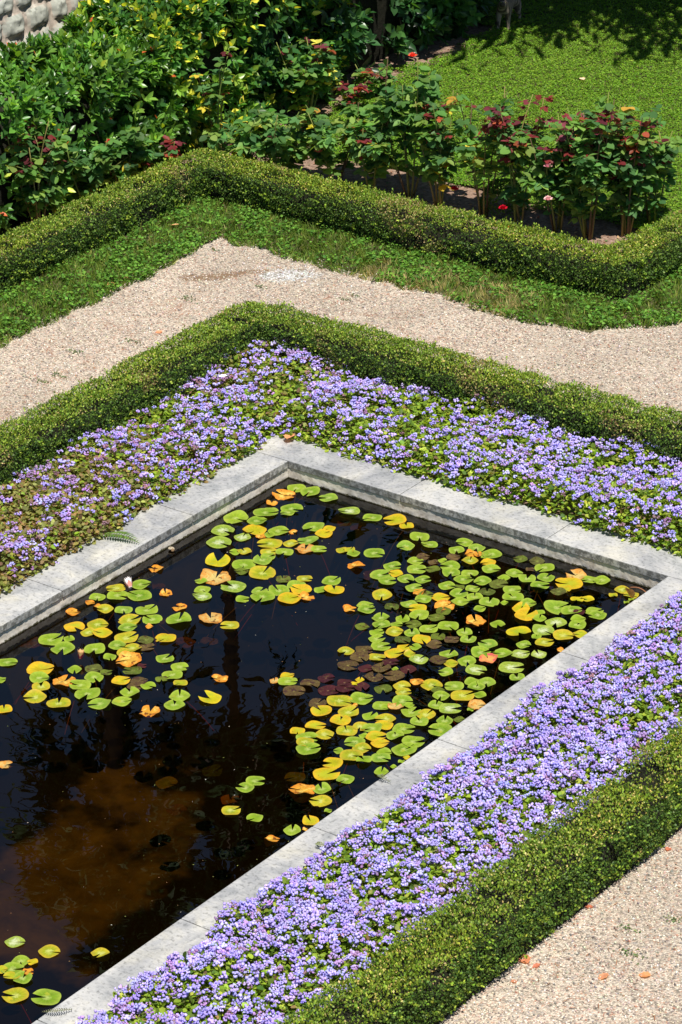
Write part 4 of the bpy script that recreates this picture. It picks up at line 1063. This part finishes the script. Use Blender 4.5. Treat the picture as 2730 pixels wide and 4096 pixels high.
ORD = ['leftmost', 'second from left', 'third from left', 'fourth from left', 'fifth from left', 'sixth from left', 'seventh from left', 'eighth from left', 'ninth from left', 'tenth from left', 'eleventh from left', 'twelfth from left', 'thirteenth from left', 'fourteenth from left', 'fifteenth from left', 'sixteenth from left']
PAD_OBJ = {}
random.seed(3)
for (zk, kind), L_ in zone.items():
    L_.sort(key=lambda i: np.dot(rgt, pads[i][:2]))
    for n_, i in enumerate(L_):
        x, y, d, ang, k = pads[i]
        o = make_pad(x, y, d * .95, ang, k, WZ + .003 + .0035 * level[i])
        size = '' if .085 < d < .15 else ('big ' if d >= .15 else 'small ')
        lab = f'{size}{WORD[kind]} lily pad {LAND[zk][2]}'
        if len(L_) > 1: lab = f'{WORD[kind]} lily pad {LAND[zk][2]}, {ORD[n_]}'
        tag(o, lab, 'lily pad', 'water lily pads on the pool')
        PAD_OBJ[i] = o
# the smallest remaining pads, too many to take one by one
bmr = Soup()
def join_pads(idx, name):
    obs = []
    for i in idx:
        x, y, d, ang, k = pads[i]
        obs.append(make_pad(x, y, d, ang, k, WZ + .003 + .0035 * level[i], name))
    mats = []
    V, F, MI, Wt = [], [], [], []
    for o in obs:
        m = o.data.materials[0]
        if m not in mats: mats.append(m)
        M = Matrix.LocRotScale(o.location, o.rotation_euler, None)
        n0 = len(V)
        V += [tuple(M @ v.co) for v in o.data.vertices]; F += [[n0 + v for v in p.vertices] for p in o.data.polygons]; MI += [mats.index(m)] * len(o.data.polygons)
        Wt += [a.value for a in o.data.attributes['rimw'].data]
        me = o.data; bpy.data.objects.remove(o); bpy.data.meshes.remove(me)
    me = bpy.data.meshes.new(name); me.from_pydata(V, [], F)
    for m in mats: me.materials.append(m)
    me.polygons.foreach_set('material_index', MI)
    me.polygons.foreach_set('use_smooth', [True] * len(F))
    a = me.attributes.new('rimw', 'FLOAT', 'POINT'); a.data.foreach_set('value', Wt)
    o = bpy.data.objects.new(name, me); S.collection.objects.link(o)
    return o
tag(join_pads(rest, 'small_lily_pads'), 'scattered smallest lily pads filling gaps between the larger ones', 'lily pads', kind='stuff')
sunk = [i for i in range(len(pads)) if pads[i][4] == 's']
SUNKL = ['sunken brown leaf under the far rim at the far corner', 'rusty sunken leaf beside it below the far rim', 'large sunken rust brown leaf left of the dense patch', 'sunken dark leaf among the brown pads in the dense patch',
         'sunken reddish leaf close to the far rim', 'small sunken leaf near the right end of the dense patch', 'dim violet brown sunken leaf in open water', 'sunken oval leaf at the right of the left group', 'sunken leaf beside the pads right of the buff pad',
         'sunken leaf behind the curled orange scrap', 'sunken leaf below the yellow green pads in the left group', 'big sunken dark red leaf by the left rim', 'sunken brown leaf touching the left rim']
for n_, i in enumerate(sunk):
    x, y, d, ang, k = pads[i]
    o = make_pad(x, y, d, random.uniform(0, 360), k, WZ - .05 - .02 * (n_ % 3), 'sunken_leaf')
    tag(o, SUNKL[n_ % len(SUNKL)], 'sunken leaf', 'sunken lily leaves')
for n_, (x, y, d, k, lab) in enumerate([(1.86, -3.55, .13, 'yg', 'dim yellow leaf sunk below the loose pads near the rim'), (1.98, -3.28, .12, 'd', 'olive leaf sunk between the loose pads and the near rim'), (2.25, -3.45, .11, 'o', 'amber leaf sunk close to the near rim joint'),
                                        (2.10, -3.75, .12, 's', 'rust leaf sunk below the lowest loose pads'), (2.42, -3.05, .12, 'yg', 'yellowish leaf sunk at the tail of the dense patch'), (2.32, -5.95, .14, 's', 'dark red leaf sunk under the bottom left group')]):
    o = make_pad(x, y, d, 60 * n_, k, WZ - .06 - .015 * (n_ % 3), 'sunken_leaf')
    tag(o, lab, 'sunken leaf', 'sunken lily leaves')
# red and brown leaf stalks slanting down through the water, each a part of its pad
cand = [i for i in single if pads[i][4] in ('g', 'yg', 'y', 'n', 'd')]
rr = random.Random(5)
stalk = rr.sample(cand, 70)
for i in cand:
    if math.hypot(pads[i][0] - .12, pads[i][1] + .12) < .22 and i not in stalk: stalk.append(i)
for i in stalk:
    sp = Soup()
    a = R(300) + rr.gauss(0, .6) - R(pads[i][3])
    ln = rr.uniform(.15, .5)
    t = np.linspace(0, 1, 6)
    pts = np.column_stack([np.cos(a) * ln * t, np.sin(a) * ln * t, -.004 - .02 * t - .45 * ln * t ** 1.6])
    tube(sp, pts, .0035, rr.choice([(.42, .07, .03), (.40, .14, .05), (.30, .20, .06), (.36, .05, .05)]), 4)
    sp.build('stalk', M_BARK, PAD_OBJ[i])

fs = Soup(); n = 240
fx, fy = rng.uniform(.1, PW - .1, n), rng.uniform(-6.5, -.1, n)
r_ = rng.uniform(.002, .006, n)
fs.scatter(T_RHOMB, np.column_stack([fx, fy, np.full(n, WZ + .0015)]), unit(n) * [1, 1, .02], np.tile([0, 0, 1.0], (n, 1)), np.column_stack([r_ * 1.6, r_ * 2, r_]), mixcol([(.45, .42, .36), (.20, .22, .06), (.25, .14, .07)], [1, 2, 2], n))
tag(fs.build('floating_debris', M_FUR), 'tiny seeds and specks drifting on the pool surface', 'debris', kind='stuff')

def petals(sp, c, axis, n, length, width, col, spread, rings=1):
    axis = np.array(axis, float); axis /= np.linalg.norm(axis)
    s = np.cross(axis, [.3, .9, .2]); s /= np.linalg.norm(s); t = np.cross(axis, s)
    for k in range(rings):
        for i in range(n):
            a = 6.283 * i / n + k * .5
            out = s * math.cos(a) + t * math.sin(a)
            d = axis + out * spread * (1 + .5 * k)
            sp.scatter(T_OVATE, (np.array(c) + out * width * .45)[None], d[None], (-out + .2 * axis)[None], np.array([[width * 1.9, length, length]]), np.array([col]) * random.uniform(.85, 1.1))

def bud(label, x, y, axis, ln, col, sep):
    root = tag(empty('water_lily_bud', (x, y, WZ + .012)), label, 'water lily bud')
    a, b = Soup(), Soup()
    petals(a, (0, 0, .012), axis, 7, ln, ln * .30, col, .10, 2)
    a.build('petals', M_PETAL, root, True)
    petals(b, (0, 0, .010), axis, 4, ln * .75, ln * .34, sep, .22)
    b.build('sepals', M_PETAL, root)
bud('white and pink water lily bud lying across two green pads', 0.190, -1.896, (-.55, .35, .35), .075, (.86, .78, .76), (.55, .25, .20))
bud('small pinkish yellow bud standing out of the water in the left group', 0.549, -2.800, (.1, .1, 1), .06, (.78, .50, .24), (.40, .05, .10))

# ---------------------------------------------------------------- small loose things
def fallen_leaf(x, y, z, ln, col, label, rot=None, curl=.25, cat='fallen leaf'):
    n = 9
    V, q = [], []
    rot = random.uniform(0, 6.28) if rot is None else rot
    for i in range(n):
        t = i / (n - 1)
        w = ln * .38 * math.sin(math.pi * min(1, t * .92 + .06)) ** .8 * (1 + .18 * math.sin(t * 19 + rot))
        for s in (-1, -.5, 0, .5, 1):
            V.append((s * w, (t - .5) * ln, .006 + curl * w * s * s + .1 * ln * (t - .5) ** 2))
    q = [[i * 5 + j, i * 5 + j + 1, (i + 1) * 5 + j + 1, (i + 1) * 5 + j] for i in range(n - 1) for j in range(4)]
    root = tag(empty('fallen_leaf', (x, y, z)), label, cat)
    root.rotation_euler = (random.gauss(0, .12), random.gauss(0, .12), rot)
    sp = Soup(); sp.add(V, q, None, np.array(col) * rng.uniform(.8, 1.15, (len(q), 1)))
    sp.build('blade', M_HERB, root, True)
    st = Soup(); tube(st, [(0, -ln * .5, .006), (0, -ln * .62, .008), (.01, -ln * .75, .012)], .0015, np.array(col) * .6, 4)
    st.build('stalk', M_BARK, root)
fallen_leaf(4.753, -4.095, -0.03, 0.085, (0.42, 0.17, 0.09), 'big rust brown fallen leaf against the near hedge on the gravel')
fallen_leaf(4.839, -4.109, -0.03, 0.045, (0.36, 0.13, 0.08), 'small reddish leaf beside the big rust leaf on the gravel')
fallen_leaf(5.181, -3.992, -0.03, 0.065, (0.42, 0.2, 0.11), 'tan brown fallen leaf lying alone on the near gravel')
fallen_leaf(5.347, -3.861, -0.03, 0.065, (0.48, 0.22, 0.1), 'pointed orange brown leaf at the right of the near gravel')
fallen_leaf(4.751, -3.481, -0.03, 0.04, (0.34, 0.11, 0.06), 'small red leaf on the gravel close to the hedge')
fallen_leaf(4.784, -2.744, -0.03, 0.045, (0.4, 0.14, 0.08), 'reddish leaf on the gravel at the right picture edge')
fallen_leaf(4.824, -4.298, -0.03, 0.035, (0.36, 0.16, 0.1), 'tiny brown leaf below the near hedge on gravel')
fallen_leaf(-3.110, 1.763, -0.02, 0.075, (0.62, 0.28, 0.12), 'orange fallen leaf on the edge of the left grass verge')
fallen_leaf(-3.088, 1.930, -0.02, 0.06, (0.4, 0.18, 0.1), 'brown leaf beside the orange leaf at the verge edge')
fallen_leaf(-2.216, 1.278, -0.03, 0.05, (0.56, 0.22, 0.12), 'coral red leaf in the middle of the left gravel path')
fallen_leaf(-3.432, 2.940, 0.02, 0.06, (0.6, 0.34, 0.17), 'tan leaf lying on the grass verge below the outer hedge')
fallen_leaf(-0.190, 0.260, 0.03, 0.1, (0.58, 0.24, 0.12), 'crumpled orange leaf behind the far corner of the coping')
fallen_leaf(-2.715, 7.711, 0, 0.07, (0.74, 0.52, 0.36), 'pale pink leaf lying on the open lawn')
fallen_leaf(4.018, -4.699, 0.17, 0.06, (0.62, 0.3, 0.2), 'coral leaf caught in the flowers of the near bed')
fallen_leaf(-0.985, 0.523, 0.19, 0.06, (0.8, 0.78, 0.74), 'white petal lying on the lilac flowers near the hedge corner')

def weed(x, y, r, label):
    sp = Soup(); n = int(46 * r / .06)
    P = np.column_stack([rng.normal(0, r * .75, n), rng.normal(0, r * .35, n), rng.uniform(.001, .010, n)])
    L = rng.uniform(.008, .018, n)
    sp.scatter(T_ROUND, P, unit(n) * [1, 1, .4], np.array([0, 0, 1.0]) + unit(n) * .5, np.column_stack([L * .7, L, L]), mixcol([(.06, .09, .03), (.04, .065, .022), (.10, .12, .05)], [3, 2, 1], n))
    o = sp.build('weed_tuft', M_BOX)
    o.location = (x, y, GZ); tag(o, label, 'weed', 'small weeds in the gravel')
weed(-2.455, 1.903, 0.07, 'grey green weed patch in the middle of the gravel by the path bend')
weed(-2.132, 2.394, 0.05, 'small weed tuft just below the bare earth patch')
weed(-2.918, 2.800, 0.03, 'tiny green weed near the verge at the path bend')
weed(-2.315, 0.258, 0.05, 'weed tuft in the left gravel near the hedge')
weed(-2.497, 0.645, 0.06, 'thin weed patch in the left gravel')
weed(-2.278, 1.027, 0.05, 'weed tuft beside the coral leaf on the gravel')
weed(-2.363, 0.107, 0.05, 'weed tuft at the far left of the gravel')
weed(-1.447, 2.551, 0.04, 'little weed on the gravel right of the white stones')
weed(-1.429, 2.652, 0.03, 'tiny weed on the gravel below the verge')
weed(5.170, -3.729, 0.06, 'flat weed on the near gravel at lower right')
weed(5.041, -3.543, 0.04, 'pair of small weeds on the near gravel')
weed(5.179, -3.329, 0.05, 'yellow green sprig on the gravel at the right edge')

def frond(name, label, x, y, z, rot, ln, col, pairs=14, w=.05, bow=.02):
    root = tag(empty(name, (x, y, z)), label, 'plant sprig'); root.rotation_euler = (0, 0, rot)
    sp, st = Soup(), Soup()
    t = np.linspace(0, 1, pairs)
    mid = np.column_stack([t * ln, .03 * np.sin(t * 3), .01 + bow * np.sin(t * 3.1)])
    tube(st, mid, .0016, (.12, .13, .05), 4)
    for s in (-1, 1):
        L = w * (np.sin(np.pi * (t * .85 + .1))) + .006
        d = np.column_stack([np.full(pairs, .55), np.full(pairs, s * 1.0), np.full(pairs, .15)])
        sp.scatter(T_OVATE, mid, d, np.tile([0, 0, 1.0], (pairs, 1)) + unit(pairs) * .2, np.column_stack([L * .5, L, L]), mixcol([col], [1], pairs))
    sp.build('leaflets', M_HERB, root); st.build('stalk', M_BARK, root)
frond('fern_frond', 'green fern frond reaching over the left coping from the flower bed', -0.313, -1.631, .004, 0.238, .30, (.07, .12, .025), 18, .055)
frond('herb_sprig', 'grey green sprig lying on the near coping beside the loose lily group', 3.133, -3.081, .004, 2.672, .09, (.12, .14, .07), 10, .02)
frond('herb_sprig', 'grey green sprig on the near coping just below a slab joint', 3.277, -3.835, .004, -3.058, .08, (.12, .14, .07), 10, .02)
frond('herb_sprig', 'dark seed spike lying across the near coping at bottom left', 3.153, -5.844, .004, -2.406, .15, (.12, .12, .08), 14, .018)

def snail(x, y, z):
    root = tag(empty('snail_shell', (x, y, z)), 'small pale brown shell stuck to the left basin wall at the waterline', 'shell')
    sp = Soup()
    n = 40; t = np.linspace(0, 1, n)
    ang = t * 13.0; rad = .015 * (1 - t) ** 1.1 + .001
    pts = np.column_stack([np.cos(ang) * rad, np.sin(ang) * rad, .004 + .016 * t])
    tube(sp, pts, .009 * (1 - t) ** .9 + .0012, (.40, .34, .24), 8)
    o = sp.build('shell', M_FUR, root, True)
    lip = Soup(); tube(lip, [(.019, 0, .004), (.020, -.008, .003), (.018, -.014, .002)], [.012, .011, .009], (.20, .13, .07), 8)
    lip.build('opening', M_FUR, root, True)
snail(0.030, -1.300, -.130)

def curled_leaf(x, y):
    root = tag(empty('curled_dry_leaf', (x, y, WZ)), 'curled dry leaf with an arching brown stalk in the right corner of the pool', 'dry leaf')
    sp = Soup()
    V, q = [], []
    for i in range(8):
        t = i / 7; w = .035 * math.sin(math.pi * (t * .85 + .1))
        for j in range(5):
            a = (j - 2) / 2 * 1.5
            V.append((math.sin(a) * w + .02 * t, -.02 + .02 * t, .075 - .075 * t + (1 - math.cos(a)) * w * .6))
    q = [[i * 5 + j, i * 5 + j + 1, (i + 1) * 5 + j + 1, (i + 1) * 5 + j] for i in range(7) for j in range(4)]
    sp.add(V, q, None, np.array([.46, .22, .09]) * rng.uniform(.7, 1.2, (len(q), 1)))
    sp.build('blade', M_HERB, root, True)
    st = Soup(); t = np.linspace(0, 1, 12)
    tube(st, np.column_stack([.16 * t, .03 * t, .075 + .015 * np.sin(t * 3.14) - .08 * t ** 3]), .004, (.26, .11, .05), 6)
    st.build('stalk', M_BARK, root, True)
curled_leaf(2.875, -0.174)

# ---------------------------------------------------------------- the cat in the shade
def cat(x, y, heading):
    root = tag(empty('cat', (x, y, GZ)), 'brown tabby cat standing in deep shade at the lawn edge', 'cat')
    root.rotation_euler = (0, 0, heading)                      # faces local +x
    J = {'pelvis': (-.17, 0, .245, .062), 'loin': (-.09, 0, .25, .058), 'ribs': (.01, 0, .24, .070), 'chest': (.09, 0, .235, .064), 'neck': (.15, .01, .275, .042), 'head': (.20, .035, .31, .048), 'muz': (.245, .06, .295, .024),
         'hl1': (-.18, .045, .17, .046), 'hl2': (-.155, .05, .115, .026), 'hl3': (-.215, .05, .07, .016), 'hl4': (-.19, .05, .014, .015), 'hl5': (-.155, .05, .012, .014),
         'hr1': (-.15, -.045, .17, .046), 'hr2': (-.12, -.05, .115, .026), 'hr3': (-.175, -.05, .07, .016), 'hr4': (-.15, -.05, .014, .015), 'hr5': (-.115, -.05, .012, .014),
         'fl1': (.085, .04, .17, .034), 'fl2': (.075, .042, .10, .020), 'fl3': (.085, .042, .02, .015), 'fl4': (.11, .042, .012, .015),
         'fr1': (.10, -.04, .17, .034), 'fr2': (.115, -.042, .10, .020), 'fr3': (.135, -.042, .02, .015), 'fr4': (.16, -.042, .012, .015),
         't1': (-.24, 0, .24, .022), 't2': (-.31, .01, .20, .016), 't3': (-.37, .03, .17, .014), 't4': (-.43, .04, .18, .012)}
    E = [('pelvis', 'loin'), ('loin', 'ribs'), ('ribs', 'chest'), ('chest', 'neck'), ('neck', 'head'), ('head', 'muz'), ('pelvis', 'hl1'), ('hl1', 'hl2'), ('hl2', 'hl3'), ('hl3', 'hl4'), ('hl4', 'hl5'),
         ('pelvis', 'hr1'), ('hr1', 'hr2'), ('hr2', 'hr3'), ('hr3', 'hr4'), ('hr4', 'hr5'), ('chest', 'fl1'), ('fl1', 'fl2'), ('fl2', 'fl3'), ('fl3', 'fl4'), ('chest', 'fr1'), ('fr1', 'fr2'), ('fr2', 'fr3'), ('fr3', 'fr4'),
         ('pelvis', 't1'), ('t1', 't2'), ('t2', 't3'), ('t3', 't4')]
    K = list(J)
    me = bpy.data.meshes.new('body')
    me.from_pydata([J[k][:3] for k in K], [(K.index(a), K.index(b)) for a, b in E], [])
    o = bpy.data.objects.new('body', me); S.collection.objects.link(o); o.parent = root
    sk = o.modifiers.new('skin', 'SKIN'); sk.use_smooth_shade = True
    for i, k in enumerate(K):
        me.skin_vertices[0].data[i].radius = (J[k][3],) * 2
        me.skin_vertices[0].data[i].use_root = (k == 'pelvis')
    sb = o.modifiers.new('sub', 'SUBSURF'); sb.levels = 2; sb.render_levels = 2
    m, N, L, P = new_mat('tabby_fur')
    tc = N.new('ShaderNodeTexCoord')
    w = N.new('ShaderNodeTexWave'); w.inputs['Scale'].default_value = 9; w.inputs['Distortion'].default_value = 6; w.inputs['Detail'].default_value = 3
    L.new(tc.outputs['Object'], w.inputs['Vector'])
    r = ramp(N, [(.3, (.07, .05, .035)), (.6, (.26, .20, .15))]); L.new(w.outputs['Fac'], r.inputs[0])
    L.new(r.outputs[0], P.inputs['Base Color']); P.inputs['Roughness'].default_value = .9
    me.materials.append(m)
    for s in (-1, 1):
        e = Soup()
        bx, by, bz = .19, .035 + s * .030, .345
        e.add([(bx + .012, by - .014, bz), (bx + .012, by + .014, bz), (bx - .012, by + s * .004, bz), (bx - .004, by + s * .010, bz + .05)], None, [[0, 1, 3], [1, 2, 3], [2, 0, 3]], (.20, .14, .10))
        e.build('ear', M_FUR, root)
        y_ = Soup()
        y_.scatter(T_OCTA, np.array([[.236, .048 + s * .019, .322]]), np.array([[1., 0, 0]]), np.array([[0, 0, 1.]]), np.array([[.010, .008, .010]]), np.array([[.30, .32, .06]]))
        y_.build('eye', M_LAUREL, root)
    nz = Soup(); nz.scatter(T_OCTA, np.array([[.268, .07, .300]]), np.array([[1., 0, 0]]), np.array([[0, 0, 1.]]), np.array([[.012, .010, .008]]), np.array([[.35, .14, .12]]))
    nz.build('nose', M_FUR, root)
cat(-4.15, 8.62, R(-75))

# ---------------------------------------------------------------- tall conifers beyond the garden: seen mirrored in the pool, and shading the lawn
def conifer(label, x, y, z0, z1, rad, trunk_r, n_br, droop, tufts, seed, broad=False):
    root = tag(empty('conifer_tree', (x, y, GZ)), label, 'tree', 'trees beyond the garden')
    r_ = np.random.default_rng(seed)
    tr, cr = Soup(), Soup()
    tube(tr, [(0, 0, 0), (.03, .02, z1 * .4), (-.02, .03, z1 * .8), (0, 0, z1)], [trunk_r, trunk_r * .8, trunk_r * .45, .03], (.12, .085, .06), 8)
    for i in range(n_br):
        f = r_.uniform(0, 1)
        z = z0 + (z1 - z0) * f
        L = rad * r_.uniform(.55, 1.0) if broad else rad * (1.0 - .75 * f ** 1.6) * r_.uniform(.6, 1.08)
        a = r_.uniform(0, 6.283)
        t = np.linspace(0, 1, 8)
        dr = droop * r_.uniform(.5, 1.3)
        pts = np.column_stack([np.cos(a) * L * t, np.sin(a) * L * t, z + .25 * L * np.sin(t * 2.2) - dr * L * t ** 2])
        tube(tr, pts, np.linspace(.05, .012, 8) * trunk_r / .2, (.10, .07, .05), 4)
        n = tufts
        s = r_.uniform(.12, 1.0, n)
        k = (s * 6.99).astype(int); fr = (s * 6.99 - k)[:, None]
        P = pts[k] * (1 - fr) + pts[np.minimum(k + 1, 7)] * fr
        P = P + r_.standard_normal((n, 3)) * np.array([.10, .10, .07]) * (L / 1.5)
        d = np.array([np.cos(a), np.sin(a), -.35 - droop * .5]) + r_.standard_normal((n, 3)) * .6
        ln = r_.uniform(.22, .48, n)
        cr.scatter(T_OVATE, P, d, r_.standard_normal((n, 3)), np.column_stack([ln * .35, ln, ln * .5]), np.array([(.035, .07, .02)]) * r_.uniform(.5, 1.5, (n, 1)))
    tr.build('trunk', M_BARK, root); cr.build('crown', M_NEEDLE, root)
conifer('tall conifer with drooping branches mirrored at the left of the pool', -16.95, 16.7, 15.7, 19.4, 2.2, .24, 60, .75, 90, 5)
conifer('slender conifer mirrored in the middle of the pool', -15.6, 17.9, 15.5, 19.0, 1.6, .2, 50, .75, 80, 6)
conifer('massive dark conifer mirrored across the right of the pool', -12.3, 20.6, 7.0, 19.5, 3.2, .35, 120, .55, 60, 8)
conifer('broad conifer at the right whose reflection darkens the lily pads', -9.2, 24.0, 6.0, 17.5, 2.8, .35, 90, .55, 55, 9)
conifer('spreading evergreen shading the lawn edge near the laurel', -4.3, 10.9, 2.4, 3.3, 4.2, .2, 100, .04, 330, 12, True)
conifer('evergreen behind the lawn shading its top right corner', -1.4, 12.7, 2.4, 3.3, 3.4, .2, 90, .04, 300, 13, True)
